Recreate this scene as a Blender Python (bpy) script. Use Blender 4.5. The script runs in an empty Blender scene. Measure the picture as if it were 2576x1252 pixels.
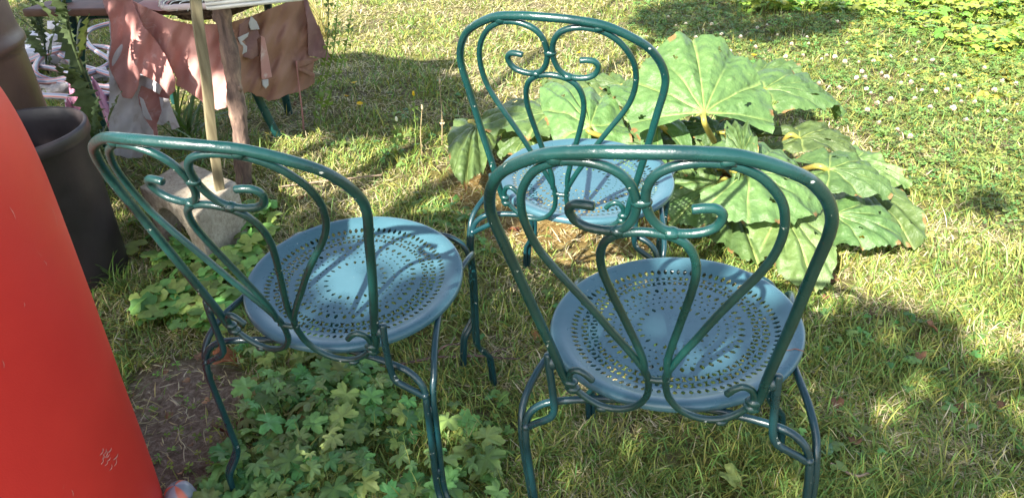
import bpy, math, random
import numpy as np
from mathutils import Matrix, Vector
R = math.radians
rng = np.random.default_rng(7)
random.seed(7)
col = bpy.context.scene.collection
PI = math.pi

# ------------------------------------------------------------------ camera
CAM_F, CAM_P, CAM_R, CAM_H = 2866.2, 0.5584, -0.0495, 1.1884   # focal (px of a 4032 wide frame), pitch, roll, height
FW = np.array([0, math.cos(CAM_P), -math.sin(CAM_P)]); UP = np.array([0, math.sin(CAM_P), math.cos(CAM_P)]); RT = np.array([1., 0, 0])
CX = RT*math.cos(CAM_R)+UP*math.sin(CAM_R); CY = -RT*math.sin(CAM_R)+UP*math.cos(CAM_R)
S = 2576/4032.
def ray(px, py):
    return FW*CAM_F*S + CX*(px-1288) - CY*(py-626)
def atz(px, py, z=0.0):          # point of the garden seen at (px, py) at height z
    d = ray(px, py); t = (z-CAM_H)/d[2]; return np.array([d[0]*t, d[1]*t, z])
def aty(px, py, Y):              # ... at distance Y
    d = ray(px, py); t = Y/d[1]; return np.array([d[0]*t, Y, CAM_H+d[2]*t])
cam_d = bpy.data.cameras.new('camera'); cam = bpy.data.objects.new('camera', cam_d); col.objects.link(cam)
M = Matrix(((CX[0], CY[0], -FW[0], 0), (CX[1], CY[1], -FW[1], 0), (CX[2], CY[2], -FW[2], CAM_H), (0, 0, 0, 1)))
cam.matrix_world = M
cam_d.sensor_width = 36; cam_d.lens = CAM_F/4032*36; cam_d.clip_start = 0.02; cam_d.clip_end = 200
bpy.context.scene.camera = cam
sc = bpy.context.scene

# ------------------------------------------------------------------ helpers
def tag(o, label=None, cat=None, group=None, kind=None):
    if label: o['label'] = label
    if cat: o['category'] = cat
    if group: o['group'] = group
    if kind: o['kind'] = kind
    return o
def empty(name, loc=(0, 0, 0), rot=None):
    o = bpy.data.objects.new(name, None); col.objects.link(o); o.location = loc
    if rot is not None: o.rotation_euler = rot
    o.empty_display_size = 0.05
    return o
def link(name, me, m, parent=None, smooth=True):
    o = bpy.data.objects.new(name, me); col.objects.link(o)
    if m: me.materials.append(m)
    if smooth and len(me.polygons): me.polygons.foreach_set('use_smooth', np.ones(len(me.polygons), dtype=bool))
    if parent: o.parent = parent
    return o
class MB:
    def __init__(s): s.V = []; s.F = []; s.C = []; s.n = 0
    def add(s, V, F, C=None):
        V = np.asarray(V, dtype=np.float32).reshape(-1, 3); b = s.n
        s.V.append(V); s.n += len(V)
        if isinstance(F, np.ndarray): s.F.append(F+b)
        else:
            by = {}
            for f in F: by.setdefault(len(f), []).append(f)
            for f in by.values(): s.F.append(np.array(f, dtype=np.int64)+b)
        if C is None: C = (1, 1, 1)
        C = np.asarray(C, dtype=np.float32)
        if C.ndim == 1: C = np.tile(C, (len(V), 1))
        s.C.append(C)
    def mesh(s, name):
        me = bpy.data.meshes.new(name)
        V = np.concatenate(s.V); me.vertices.add(len(V)); me.vertices.foreach_set('co', V.ravel())
        nl = sum(f.size for f in s.F); nf = sum(len(f) for f in s.F)
        me.loops.add(nl); me.polygons.add(nf)
        me.loops.foreach_set('vertex_index', np.concatenate([f.ravel() for f in s.F]).astype(np.int32))
        tot = np.concatenate([np.full(len(f), f.shape[1]) for f in s.F]).astype(np.int32)
        st = np.concatenate([[0], np.cumsum(tot)[:-1]]).astype(np.int32)
        me.polygons.foreach_set('loop_start', st); me.polygons.foreach_set('loop_total', tot)
        a = me.color_attributes.new('Col', 'FLOAT_COLOR', 'POINT')
        C = np.concatenate(s.C); a.data.foreach_set('color', np.hstack([C, np.ones((len(C), 1), np.float32)]).ravel())
        me.update(calc_edges=True); me.validate()
        return me
    def build(s, name, m, parent=None, smooth=True): return link(name, s.mesh(name), m, parent, smooth)
def cr(P, n=8, closed=False):
    P = np.array(P, float)
    P = np.vstack([P[-1], P, P[0], P[1]]) if closed else np.vstack([2*P[0]-P[1], P, 2*P[-1]-P[-2]])
    o = []
    for i in range(1, len(P)-2):
        for t in np.arange(n)/n:
            o.append(.5*(2*P[i]+(-P[i-1]+P[i+1])*t+(2*P[i-1]-5*P[i]+4*P[i+1]-P[i+2])*t*t+(-P[i-1]+3*P[i]-3*P[i+1]+P[i+2])*t**3))
    if not closed: o.append(P[-2])
    return np.array(o)
def frames(P):
    T = np.gradient(P, axis=0); T /= np.linalg.norm(T, axis=1)[:, None]+1e-12
    n = np.cross(T[0], [0, 0, 1.]);
    if np.linalg.norm(n) < .1: n = np.cross(T[0], [1., 0, 0])
    n /= np.linalg.norm(n); N = [n]
    for i in range(1, len(P)):
        n = N[-1]-T[i]*(N[-1]@T[i]); n /= np.linalg.norm(n)+1e-12; N.append(n)
    N = np.array(N); return T, N, np.cross(T, N)
def tube(mb, P, r, seg=12, col_=(1, 1, 1), caps=True, wob=0):
    P = np.asarray(P, float); r = np.broadcast_to(np.asarray(r, float), (len(P),)).copy()
    if caps:   # small rounded ends
        d0 = P[0]-P[1]; d0 /= np.linalg.norm(d0); d1 = P[-1]-P[-2]; d1 /= np.linalg.norm(d1)
        P = np.vstack([P[0]+d0*r[0]*.25, P, P[-1]+d1*r[-1]*.25]); r = np.r_[r[0]*.8, r, r[-1]*.8]
    T, N, B = frames(P)
    a = np.arange(seg)/seg*2*PI
    rr = r[:, None]*(1+wob*rng.standard_normal((len(P), seg))) if wob else np.repeat(r[:, None], seg, 1)
    V = P[:, None, :]+rr[..., None]*(np.cos(a)[None, :, None]*N[:, None, :]+np.sin(a)[None, :, None]*B[:, None, :])
    n = len(P); i = np.arange(n-1)[:, None]*seg; j = np.arange(seg)[None, :]; k = (j+1) % seg
    F = np.stack([i+j, i+k, i+seg+k, i+seg+j], -1).reshape(-1, 4)
    if isinstance(col_, np.ndarray) and col_.ndim == 2:
        if caps: col_ = np.vstack([col_[:1], col_, col_[-1:]])
        col_ = np.repeat(col_, seg, 0)
    mb.add(V.reshape(-1, 3), F, col_)
    if caps:
        b = mb.n-n*seg
        mb.F.append(np.array([[b+x for x in range(seg)][::-1]])); mb.F.append(np.array([[b+(n-1)*seg+x for x in range(seg)]]))
def blob(mb, c, r, seg=8, sq=(1, 1, 1), col_=(1, 1, 1), noise=0.12):
    V = []; F = []
    for i in range(seg+1):
        t = PI*i/seg
        for j in range(seg):
            a = 2*PI*j/seg; k = 1+noise*random.uniform(-1, 1)
            V.append((c[0]+r*k*sq[0]*math.sin(t)*math.cos(a), c[1]+r*k*sq[1]*math.sin(t)*math.sin(a), c[2]+r*k*sq[2]*math.cos(t)))
    for i in range(seg):
        for j in range(seg): F.append((i*seg+j, i*seg+(j+1) % seg, (i+1)*seg+(j+1) % seg, (i+1)*seg+j))
    mb.add(V, F, col_)
def inpoly(x, y, P):
    P = np.asarray(P); ins = np.zeros(np.shape(x), bool); j = len(P)-1
    for i in range(len(P)):
        xi, yi, xj, yj = P[i][0], P[i][1], P[j][0], P[j][1]
        c = ((yi > y) != (yj > y)) & (x < (xj-xi)*(y-yi)/(yj-yi+1e-12)+xi)
        ins ^= c; j = i
    return ins
_k = rng.uniform(-1, 1, (24, 2)); _k /= np.linalg.norm(_k, axis=1)[:, None]; _ph = rng.uniform(0, 2*PI, 24)
def noise2(x, y, f=1.0, o=0):    # cheap smooth noise about -1..1
    s = 0
    for i in range(8):
        k = _k[(i+o) % 24]*f*(1+.35*i); s = s+np.sin(x*k[0]*6.28+y*k[1]*6.28+_ph[(i+2*o) % 24])
    return s/3.2

# ------------------------------------------------------------------ materials
def mat(name):
    m = bpy.data.materials.new(name); m.use_nodes = True; nt = m.node_tree; nt.nodes.clear()
    out = nt.nodes.new('ShaderNodeOutputMaterial'); b = nt.nodes.new('ShaderNodeBsdfPrincipled'); nt.links.new(b.outputs[0], out.inputs[0])
    return m, nt, b, out
def nd(nt, t, **kw):
    n = nt.nodes.new(t)
    for k, v in kw.items():
        if k in n.inputs: n.inputs[k].default_value = v
        else: setattr(n, k, v)
    return n
def ramp(nt, src, stops):
    r = nt.nodes.new('ShaderNodeValToRGB'); e = r.color_ramp.elements
    while len(e) > 1: e.remove(e[0])
    e[0].position = stops[0][0]; e[0].color = (*stops[0][1], 1)
    for p, c in stops[1:]:
        q = e.new(p); q.color = (*c, 1)
    nt.links.new(src, r.inputs[0]); return r.outputs[0]
def noise(nt, scale, detail=4, rough=.55, coord='Object', dist=0):
    tc = nt.nodes.new('ShaderNodeTexCoord'); n = nd(nt, 'ShaderNodeTexNoise', Scale=scale, Detail=detail, Roughness=rough, Distortion=dist)
    nt.links.new(tc.outputs[coord], n.inputs['Vector']); return n.outputs['Fac']
def mix(nt, f, a, b, mode='MIX'):
    m = nt.nodes.new('ShaderNodeMix'); m.data_type = 'RGBA'; m.blend_type = mode
    for s, v in ((0, f), (6, a), (7, b)):
        if isinstance(v, (int, float)): m.inputs[s].default_value = v
        elif isinstance(v, tuple): m.inputs[s].default_value = (*v, 1)
        else: nt.links.new(v, m.inputs[s])
    return m.outputs[2]
def bump(nt, b, h, dist, strength=1.0):
    n = nd(nt, 'ShaderNodeBump', Distance=dist, Strength=strength); nt.links.new(h, n.inputs['Height']); nt.links.new(n.outputs[0], b.inputs['Normal'])
def simple(name, c, rough=.6, nscale=20, var=.25, bd=0, spec=.5, metal=0, detail=5, bs=None):
    m, nt, b, o = mat(name)
    f = noise(nt, nscale, detail)
    nt.links.new(ramp(nt, f, [(.3, tuple(x*(1-var) for x in c)), (.7, tuple(min(1, x*(1+var)) for x in c))]), b.inputs['Base Color'])
    b.inputs['Roughness'].default_value = rough; b.inputs['Specular IOR Level'].default_value = spec; b.inputs['Metallic'].default_value = metal
    if bd: bump(nt, b, noise(nt, bs or nscale*3, 4), bd)
    return m
def leafmat(name, trans=.3, rough=.5, var=.18, nscale=30, bd=.0, spec=.35):
    m, nt, b, out = mat(name)
    a = nd(nt, 'ShaderNodeVertexColor', layer_name='Col')
    f = noise(nt, nscale, 4)
    c = mix(nt, 1.0, a.outputs[0], ramp(nt, f, [(.3, (1-var,)*3), (.7, (1+var,)*3)]), 'MULTIPLY')
    nt.links.new(c, b.inputs['Base Color']); b.inputs['Roughness'].default_value = rough; b.inputs['Specular IOR Level'].default_value = spec
    if bd: bump(nt, b, noise(nt, nscale*2, 3), bd)
    t = nt.nodes.new('ShaderNodeBsdfTranslucent')
    tc = mix(nt, 1.0, c, (1.25, 1.3, .5), 'MULTIPLY'); nt.links.new(tc, t.inputs[0])
    ms = nt.nodes.new('ShaderNodeMixShader'); ms.inputs[0].default_value = trans
    nt.links.new(b.outputs[0], ms.inputs[1]); nt.links.new(t.outputs[0], ms.inputs[2]); nt.links.new(ms.outputs[0], out.inputs[0])
    return m
def paint(name, c1, c2, rough=.3, bscale=75, bd=.0014, chips=.68, rust=.69, white=.0, coat=.3):
    m, nt, b, o = mat(name)
    base = ramp(nt, noise(nt, 9, 5, .6), [(.35, c1), (.65, c2)])
    # brush streaks and chips down to pale primer and rust
    ch = ramp(nt, noise(nt, 55, 6, .62, dist=.4), [(chips, (0, 0, 0)), (chips+.01, (1, 1, 1))])
    base = mix(nt, ch, base, (.42, .44, .40))
    ru = ramp(nt, noise(nt, 24, 8, .68, dist=.6), [(rust, (0, 0, 0)), (rust+.03, (1, 1, 1))])
    base = mix(nt, ru, base, (.13, .045, .02))
    nt.links.new(base, b.inputs['Base Color'])
    rr = ramp(nt, noise(nt, 25, 5), [(.3, (rough*.75,)*3), (.75, (min(1, rough*1.5),)*3)]); nt.links.new(rr, b.inputs['Roughness'])
    b.inputs['Coat Weight'].default_value = coat; b.inputs['Coat Roughness'].default_value = .12
    n1 = noise(nt, bscale, 5, .6); bump(nt, b, n1, bd, .9)
    return m
M_paint = paint('green_frame_paint', (.0025, .027, .027), (.0045, .044, .040))
M_leg = paint('green_leg_paint', (.0025, .025, .033), (.005, .040, .048))
M_seat = paint('blue_green_seat_paint', (.040, .104, .132), (.052, .126, .156), rough=.30, bscale=45, bd=.0004, chips=.72, rust=.76, coat=.15)
M_grass = leafmat('grass_blades', .28, .5, .2, 40)
M_leaf = leafmat('weed_leaves', .28, .45, .2, 60)
M_clover = leafmat('clover_leaves', .25, .5, .2, 60)
M_ivy = leafmat('ivy_leaves', .22, .35, .2, 50)

# ------------------------------------------------------------------ light
SUN_AZ, SUN_EL = 33.0, 36.5        # light travels towards azimuth 33 deg (from +y to +x)
sd = np.array([math.sin(R(SUN_AZ))*math.cos(R(SUN_EL)), math.cos(R(SUN_AZ))*math.cos(R(SUN_EL)), -math.sin(R(SUN_EL))])
sl = bpy.data.lights.new('sun', 'SUN'); so = bpy.data.objects.new('sun', sl); col.objects.link(so)
sl.energy = 5.0; sl.angle = R(.55); sl.color = (1.0, .94, .84)
so.rotation_euler = Vector(sd).to_track_quat('-Z', 'Y').to_euler(); so.location = (-3, -4, 6)
w = bpy.data.worlds.new('World'); sc.world = w; w.use_nodes = True
wn = w.node_tree; bg = wn.nodes['Background']
sky = wn.nodes.new('ShaderNodeTexSky'); sky.sky_type = 'NISHITA'; sky.sun_disc = False
sky.sun_elevation = R(SUN_EL); sky.sun_rotation = R(SUN_AZ+180)
hs = wn.nodes.new('ShaderNodeHueSaturation'); hs.inputs['Saturation'].default_value = .72; wn.links.new(sky.outputs[0], hs.inputs['Color']); wn.links.new(hs.outputs[0], bg.inputs[0]); bg.inputs[1].default_value = 0.108
sc.view_settings.view_transform = 'Standard'; sc.view_settings.look = 'None'; sc.view_settings.gamma = 1; sc.view_settings.exposure = 1.95
sc.cycles.max_bounces = 8; sc.cycles.transparent_max_bounces = 8

# ------------------------------------------------------------------ ground regions (garden coordinates)
def G(*pts): return [atz(a, b, 0)[:2] for a, b in pts]
SOIL = G((330, 940), (420, 905), (560, 890), (640, 960), (620, 1040), (560, 1110), (600, 1180), (590, 1260), (470, 1320), (330, 1330), (300, 1100))
MOSS = G((1050, 420), (1250, 400), (1420, 500), (1700, 560), (1680, 640), (1450, 700), (1250, 640), (1130, 520))
CLOV = G((1600, 0), (1900, -60), (2700, -60), (2700, 640), (2300, 560), (2150, 340), (1900, 260), (1560, 130))
def gz(x, y):
    return .012*noise2(x, y, .35)+.006*noise2(x, y, 1.3, 5)
# ground sheet: fine patch in the middle, coarse apron to the horizon
def ground():
    m, nt, b, o = mat('soil_and_thatch')
    f1 = noise(nt, 2.2, 6, .6); f2 = noise(nt, 38, 8, .7, dist=.5); f3 = noise(nt, 7, 5, .6)
    c = ramp(nt, f2, [(.25, (.045, .038, .02)), (.45, (.13, .11, .055)), (.6, (.26, .22, .125)), (.8, (.42, .36, .23))])
    moss = ramp(nt, f2, [(.3, (.08, .10, .02)), (.55, (.22, .22, .06)), (.8, (.38, .33, .13))])
    c = mix(nt, ramp(nt, f3, [(.42, (0, 0, 0)), (.6, (1, 1, 1))]), c, moss)
    a = nd(nt, 'ShaderNodeVertexColor', layer_name='Col')
    sep = nt.nodes.new('ShaderNodeSeparateColor'); nt.links.new(a.outputs[0], sep.inputs[0])
    mo = ramp(nt, f2, [(.3, (.12, .07, .02)), (.55, (.34, .22, .08)), (.8, (.52, .42, .2))]); c = mix(nt, sep.outputs[1], c, mo)
    soil = ramp(nt, noise(nt, 60, 9, .75, dist=.8), [(.3, (.09, .060, .042)), (.5, (.27, .195, .14)), (.68, (.52, .42, .33))])
    c = mix(nt, sep.outputs[0], c, soil)
    nt.links.new(c, b.inputs['Base Color']); b.inputs['Roughness'].default_value = .95; b.inputs['Specular IOR Level'].default_value = .15
    bump(nt, b, noise(nt, 70, 9, .75), .022)
    mb = MB()
    xs = np.linspace(-6, 6, 401); ys = np.linspace(-1, 9, 334)
    X, Y = np.meshgrid(xs, ys); Z = gz(X, Y)+.004*noise2(X, Y, 6, 9)
    e = np.minimum.reduce([X+6, 6-X, Y+1, 9-Y]).clip(0, .5)/.5; Z = Z*e
    sl_ = inpoly(X, Y, SOIL).astype(float)
    for _ in range(3):
        s2 = sl_.copy(); s2[1:-1, 1:-1] = (sl_[1:-1, 1:-1]*2+sl_[:-2, 1:-1]+sl_[2:, 1:-1]+sl_[1:-1, :-2]+sl_[1:-1, 2:])/6; sl_ = s2
    sm_ = (inpoly(X, Y, MOSS) & (noise2(X, Y, 3, 2) > -.5)).astype(float)
    for _ in range(4):
        s2 = sm_.copy(); s2[1:-1, 1:-1] = (sm_[1:-1, 1:-1]*2+sm_[:-2, 1:-1]+sm_[2:, 1:-1]+sm_[1:-1, :-2]+sm_[1:-1, 2:])/6; sm_ = s2
    V = np.stack([X, Y, Z], -1).reshape(-1, 3); n = len(xs)
    i = np.arange(len(ys)-1)[:, None]*n+np.arange(n-1)[None, :]
    F = np.stack([i, i+1, i+n+1, i+n], -1).reshape(-1, 4)
    mb.add(V, F, np.stack([sl_.ravel(), sm_.ravel(), sl_.ravel()*0], -1))
    B = 60
    V = [(-B, -B, 0), (B, -B, 0), (B, B, 0), (-B, B, 0), (-6, -1, 0), (6, -1, 0), (6, 9, 0), (-6, 9, 0)]
    mb.add(V, [(0, 1, 5, 4), (1, 2, 6, 5), (2, 3, 7, 6), (3, 0, 4, 7)], (0, 0, 0))
    tag(mb.build('ground', m), kind='structure')
ground()

# ------------------------------------------------------------------ grass and ground cover
def fieldpts(n, y0=.75, y1=7.0, p=2.0):
    # denser near the viewer's side of the lawn
    u = rng.random(n); y = y0*(y1/y0)**(u**.9)
    half = .28+.70*y+.25; x = rng.uniform(-1, 1, n)*half
    return x, y
def grass(name, n, kind):
    x, y = fieldpts(n)
    soil = inpoly(x, y, SOIL); moss = inpoly(x, y, MOSS); clo = inpoly(x, y, CLOV)
    p = np.ones(n); p[soil] = .06; p[moss] = .25; p[clo] = .6
    p *= np.clip(.85+.5*noise2(x, y, 1.4, 3), .35, 1)
    k = rng.random(n) < p; x = x[k]; y = y[k]; n = len(x); moss = moss[k]; clo = clo[k]
    far = np.clip((y-1)/4, 0, 1)
    L = rng.gamma(5, .0062, n)*(1+.15*far); L = np.clip(L, .015, .10)
    W = rng.uniform(.0008, .0018, n)*(1+1.1*far)
    az = rng.uniform(0, 2*PI, n)*.55+noise2(x, y, .9, 7)*1.8+rng.choice([0, PI], n)
    t0 = rng.beta(2, 2.2, n)*1.25+.1                    # tilt from vertical at base
    t1 = np.clip(t0+rng.uniform(.2, 1.1, n), 0, 1.75)
    # colours
    near = np.clip((2.0-y)/.6, 0, 1); dry = np.clip(.42-.20*near+.30*noise2(x, y, .7, 11)+.16*noise2(x, y, 2.3, 8)+.25*moss-.22*clo+.12*far, .06, .9)
    soil = inpoly(x, y, SOIL); isdry = (rng.random(n) < dry) | (soil & (rng.random(n) < .8))
    g = np.array([.180, .285, .065])*rng.uniform(.6, 1.45, (n, 1)); g[:, 0] *= rng.uniform(.75, 1.75, n)
    d = np.array([.62, .53, .33])*rng.uniform(.6, 1.2, (n, 1)); d[:, 2] *= rng.uniform(.7, 1.2, n)
    C = np.where(isdry[:, None], d, g)
    L = np.where(isdry, L*.8, L); W = np.where(isdry, W*.75, W); t0 = np.where(isdry, np.clip(t0+.45, 0, 1.5), t0); t1 = np.where(isdry, np.clip(t1+.3, 0, 1.62), t1)
    if kind == 1:                                       # upright tufts
        t0 *= .6; t1 = t0+rng.uniform(.3, 1.0, n); L *= 1.35
    K = 5; s = np.linspace(0, 1, K)
    th = t0[:, None]+(t1-t0)[:, None]*s[None]
    seg = (L/(K-1))[:, None]
    hx = np.concatenate([np.zeros((n, 1)), np.cumsum(np.sin(th[:, :-1])*seg, 1)], 1)
    hz = np.concatenate([np.zeros((n, 1)), np.cumsum(np.cos(th[:, :-1])*seg, 1)], 1)
    dx, dy = np.cos(az), np.sin(az)
    sway = rng.uniform(-.35, .35, n)[:, None]*hx*s[None]
    cxp = x[:, None]+dx[:, None]*hx-dy[:, None]*sway; cyp = y[:, None]+dy[:, None]*hx+dx[:, None]*sway
    z0 = gz(x, y)+rng.uniform(-.004, .006, n)+np.where(isdry, .004, 0)
    czp = np.maximum(z0[:, None]+hz, z0[:, None]+.002)
    wd = W[:, None]*np.array([.8, 1, .95, .65, .08])[None]
    roll = rng.uniform(-.6, .6, n)[:, None]
    px, py, pz = -dy[:, None]*wd*np.cos(roll), dx[:, None]*wd*np.cos(roll), wd*np.sin(roll)
    V = np.stack([np.stack([cxp-px, cyp-py, czp-pz], -1), np.stack([cxp+px, cyp+py, czp+pz], -1)], 2)   # n,K,2,3
    b = (np.arange(n)*K*2)[:, None, None]; i = (np.arange(K-1)*2)[None, :, None]
    F = (b+i+np.array([0, 1, 3, 2])[None, None]).reshape(-1, 4)
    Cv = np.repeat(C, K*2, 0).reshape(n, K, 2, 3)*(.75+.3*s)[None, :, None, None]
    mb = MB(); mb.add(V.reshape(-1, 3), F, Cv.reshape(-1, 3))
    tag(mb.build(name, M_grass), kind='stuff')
grass('grass', 400000, 0)
grass("tall_grass", 34000, 1)

def scatter(mb, T, F, P, sc_, az, tilt, C, taz=None):
    # T template (m,3) flat leaf with +y along the leaf
    n = len(P); taz = rng.uniform(0, 2*PI, n) if taz is None else taz
    ca, sa = np.cos(az), np.sin(az); z = np.zeros(n); o = np.ones(n)
    Rz = np.stack([np.stack([ca, -sa, z], -1), np.stack([sa, ca, z], -1), np.stack([z, z, o], -1)], 1)
    ax = np.stack([np.cos(taz), np.sin(taz), z], -1); ct, st = np.cos(tilt), np.sin(tilt)
    K = np.zeros((n, 3, 3)); K[:, 0, 1] = -ax[:, 2]; K[:, 0, 2] = ax[:, 1]; K[:, 1, 0] = ax[:, 2]; K[:, 1, 2] = -ax[:, 0]; K[:, 2, 0] = -ax[:, 1]; K[:, 2, 1] = ax[:, 0]
    Rt = np.eye(3)[None]+st[:, None, None]*K+(1-ct)[:, None, None]*(K@K)
    Rm = Rt@Rz
    V = np.einsum('nij,mj->nmi', Rm, T)*np.asarray(sc_)[:, None, None]+P[:, None, :]
    m = len(T)
    for f in F:
        f = np.asarray(f); mb.add(np.zeros((0, 3)), np.zeros((0, 3), int), np.zeros((0, 3))) if False else None
    b = (np.arange(n)*m)[:, None, None]
    Fa = (b+np.asarray(F)[None]).reshape(-1, len(F[0]))
    mb.add(V.reshape(-1, 3), Fa, np.repeat(C, m, 0))
def lobed(nl=5, depth=.45, teeth=2, spread=2.5, cup=.15, steps=8, seed=0):
    # palmate lobed leaf, stalk at the origin, unit size
    rs = np.random.default_rng(seed); th = []; rr = []
    N = nl*steps
    for i in range(N+1):
        u = i/N; a = -spread+2*spread*u
        ph = (u*nl) % 1.0; lobe = abs(math.sin(PI*ph))**.55
        r = (1-depth)+depth*lobe; r *= (.72+.28*math.cos(a*.55)); r *= 1+.09*math.sin(ph*PI*2*teeth+1)+.03*rs.standard_normal()
        th.append(a); rr.append(r)
    V = [(0, 0, 0)]
    for a, r in zip(th, rr): V.append((.5*r*math.sin(a), .5*r*math.cos(a), cup*(r*.5)*(abs(math.sin(a*nl/2/spread*PI))-.4)*.6+.03*math.cos(3*a)))
    for a, r in zip(th, rr): V.append((r*math.sin(a), r*math.cos(a), cup*r*(abs(math.sin(a*nl/2/spread*PI))-.6)-.10*r*r))
    n = N+1; F3 = []; F = []
    for i in range(N):
        F.append((0, 1+i+1, 1+i, 1+i)) ; F.append((1+i, 1+i+1, 1+n+i+1, 1+n+i))
    V = np.array(V); tri = [(0, 2+i, 1+i) for i in range(N)]
    for i in range(N): tri += [(1+i, 2+i, 1+n+i), (2+i, 2+n+i, 1+n+i)]
    return V, np.array(tri)
def cover(name, regions, n, size, zlo, zhi, colr, T, F, mt, nz=(1.2, 2), thr=-.2, stems=True):
    Ps = []
    for reg, wgt in regions:
        A = np.array(reg); lo = A.min(0); hi = A.max(0); k = int(n*wgt)
        x = rng.uniform(lo[0], hi[0], k*3); y = rng.uniform(lo[1], hi[1], k*3)
        ok = inpoly(x, y, A) & (noise2(x, y, nz[0], nz[1])+rng.normal(0, .25, k*3) > thr); x = x[ok][:k]; y = y[ok][:k]
        Ps.append(np.stack([x, y], -1))
    P2 = np.concatenate(Ps); m = len(P2)
    z = gz(P2[:, 0], P2[:, 1])+rng.uniform(zlo, zhi, m); P = np.column_stack([P2, z])
    sz = rng.uniform(size[0], size[1], m)
    C = np.array(colr)*rng.uniform(.6, 1.4, (m, 1)); C[:, 0] *= rng.uniform(.7, 1.6, m); C[rng.random(m) < .012] = (.30, .25, .08)
    mb = MB(); scatter(mb, T, F, P, sz, rng.uniform(0, 2*PI, m), np.abs(rng.normal(0, .42, m)), C)
    if stems:
        base = P+np.column_stack([rng.uniform(-.02, .02, m), rng.uniform(-.02, .02, m), -z]); d = .0009
        V = np.stack([P+[d, 0, 0], P-[d, 0, 0], base-[d, 0, 0], base+[d, 0, 0]], 1)
        mb.add(V.reshape(-1, 3), (np.arange(m)*4)[:, None]+np.arange(4)[None], np.repeat(C*.8, 4, 0))
    tag(mb.build(name, mt, smooth=True), kind='stuff')
TB, FB = lobed(5, .5, 2, 2.2, .25, 6, 1)
TA, FA = lobed(3, .42, 3, 2.6, .2, 9, 2)
# three leaflets of clover
def clover_t():
    V = []; F = []
    for k in range(3):
        a = k*2*PI/3; b = len(V); V.append((0, 0, 0))
        for i in range(7):
            t = (i/6-.5)*2.0; r = 1-.10*(i == 3); V.append((r*math.sin(a+t*.55)*math.cos(t*.2), r*math.cos(a+t*.55), .18*abs(t)))
        F += [(b, b+2+i, b+1+i) for i in range(6)]
    return np.array(V), np.array(F)
TC, FC = clover_t()
BUT = [(G((590, 900), (640, 880), (860, 870), (960, 960), (960, 1100), (940, 1330), (480, 1330), (520, 1230), (600, 1150), (640, 1040)), .75), (G((860, 900), (1010, 960), (1100, 1060), (1260, 1130), (1270, 1330), (900, 1330)), .18)]
LEF = [(G((300, 700), (340, 640), (620, 590), (680, 690), (600, 790), (560, 850), (430, 860), (330, 800)), .3),
       (G((330, 560), (700, 520), (720, 600), (640, 640), (330, 700)), .15)]
TB2, FB2 = lobed(5, .40, 3, 2.7, .35, 9, 11); TB3, FB3 = lobed(3, .46, 3, 2.3, .3, 10, 12)
cover('creeping_buttercup', BUT, 330, (.018, .042), .015, .065, (.15, .30, .085), TB2, FB2, M_leaf, thr=-.5)
cover('young_buttercup', BUT, 330, (.010, .026), .008, .04, (.19, .34, .09), TB3, FB3, M_leaf, nz=(2.2, 5), thr=-.5)
cover('geranium_leaves', BUT, 120, (.014, .030), .03, .07, (.14, .27, .09), TB, FB, M_leaf, nz=(1.6, 7), thr=-.2)
cover('broad_weeds', LEF, 560, (.025, .047), .015, .06, (.18, .35, .085), TA, FA, M_leaf, thr=-.45)
cover('low_weeds', [(G((640, 860), (1200, 600), (1450, 800), (1300, 1300), (1250, 1330), (900, 900)), .4), (G((880, 480), (1200, 520), (1250, 700), (1150, 600)), .3), (G((1650, 1252), (2576, 1252), (2576, 760), (2050, 760), (2060, 1000)), .25), (G((1150, 200), (700, 330), (900, 430), (1200, 430)), .2)],
      700, (.008, .02), .005, .03, (.12, .24, .06), TA, FA, M_leaf, thr=-.1)
cover('clover_leaves', [(CLOV, 1)], 17000, (.008, .016), .015, .04, (.125, .215, .055), TC, FC, M_clover, nz=(.8, 4), thr=-.75, stems=False)
cover('sprigs_on_soil', [(SOIL, 1)], 60, (.005, .011), .003, .012, (.17, .3, .05), TC, FC, M_clover, thr=-1)
TI, FI = lobed(5, .38, 1, 2.3, .2, 5, 4)
cover('ivy', [(G((1860, 40), (1840, -70), (2750, -90), (2750, 130), (2480, 150), (2300, 110), (2180, 60)), 1)], 3300, (.024, .046), .015, .10, (.19, .31, .05), TI, FI, M_ivy, nz=(.6, 4), thr=-.5)
cover('yellowish_ground_ivy', [(G((2100, 40), (2576, 60), (2620, 300), (2350, 230), (2150, 140)), 1)], 900, (.014, .026), .012, .03, (.25, .32, .06), TA, FA, M_ivy, thr=.05)

# ------------------------------------------------------------------ chairs
SURF = (-.212, -.2452, -.1992, .6472, 2.1049)
def sy(X, Z): a, b, c, d, e = SURF; return a+b*Z+c*Z*Z+d*X*X+e*X*X*Z
def on_back(pts, s=1, n=6, off=0):
    q = cr(np.array(pts, float)/1000, n); return np.column_stack([q[:, 0]*s, sy(q[:, 0], q[:, 1])+off, q[:, 1]])
SCROLL = [(49, 378), (60, 379), (71, 377), (77, 368), (73, 355), (63, 347), (50, 344), (35, 344), (20, 350), (10, 363), (5, 380), (5, 396), (9, 413), (19, 427), (34, 435), (52, 438), (72, 436), (90, 429), (108, 415), (122, 396), (132, 374), (136, 348), (134, 322), (127, 297), (113, 270), (94, 240), (72, 203), (52, 165), (34, 132), (21, 105), (13, 85), (11, 68), (12, 50), (15, 33), (25, 13), (40, -1), (60, -9), (82, -8), (103, 5), (119, 24), (123, 44), (118, 59), (108, 65), (98, 60), (89, 49)]
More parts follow.
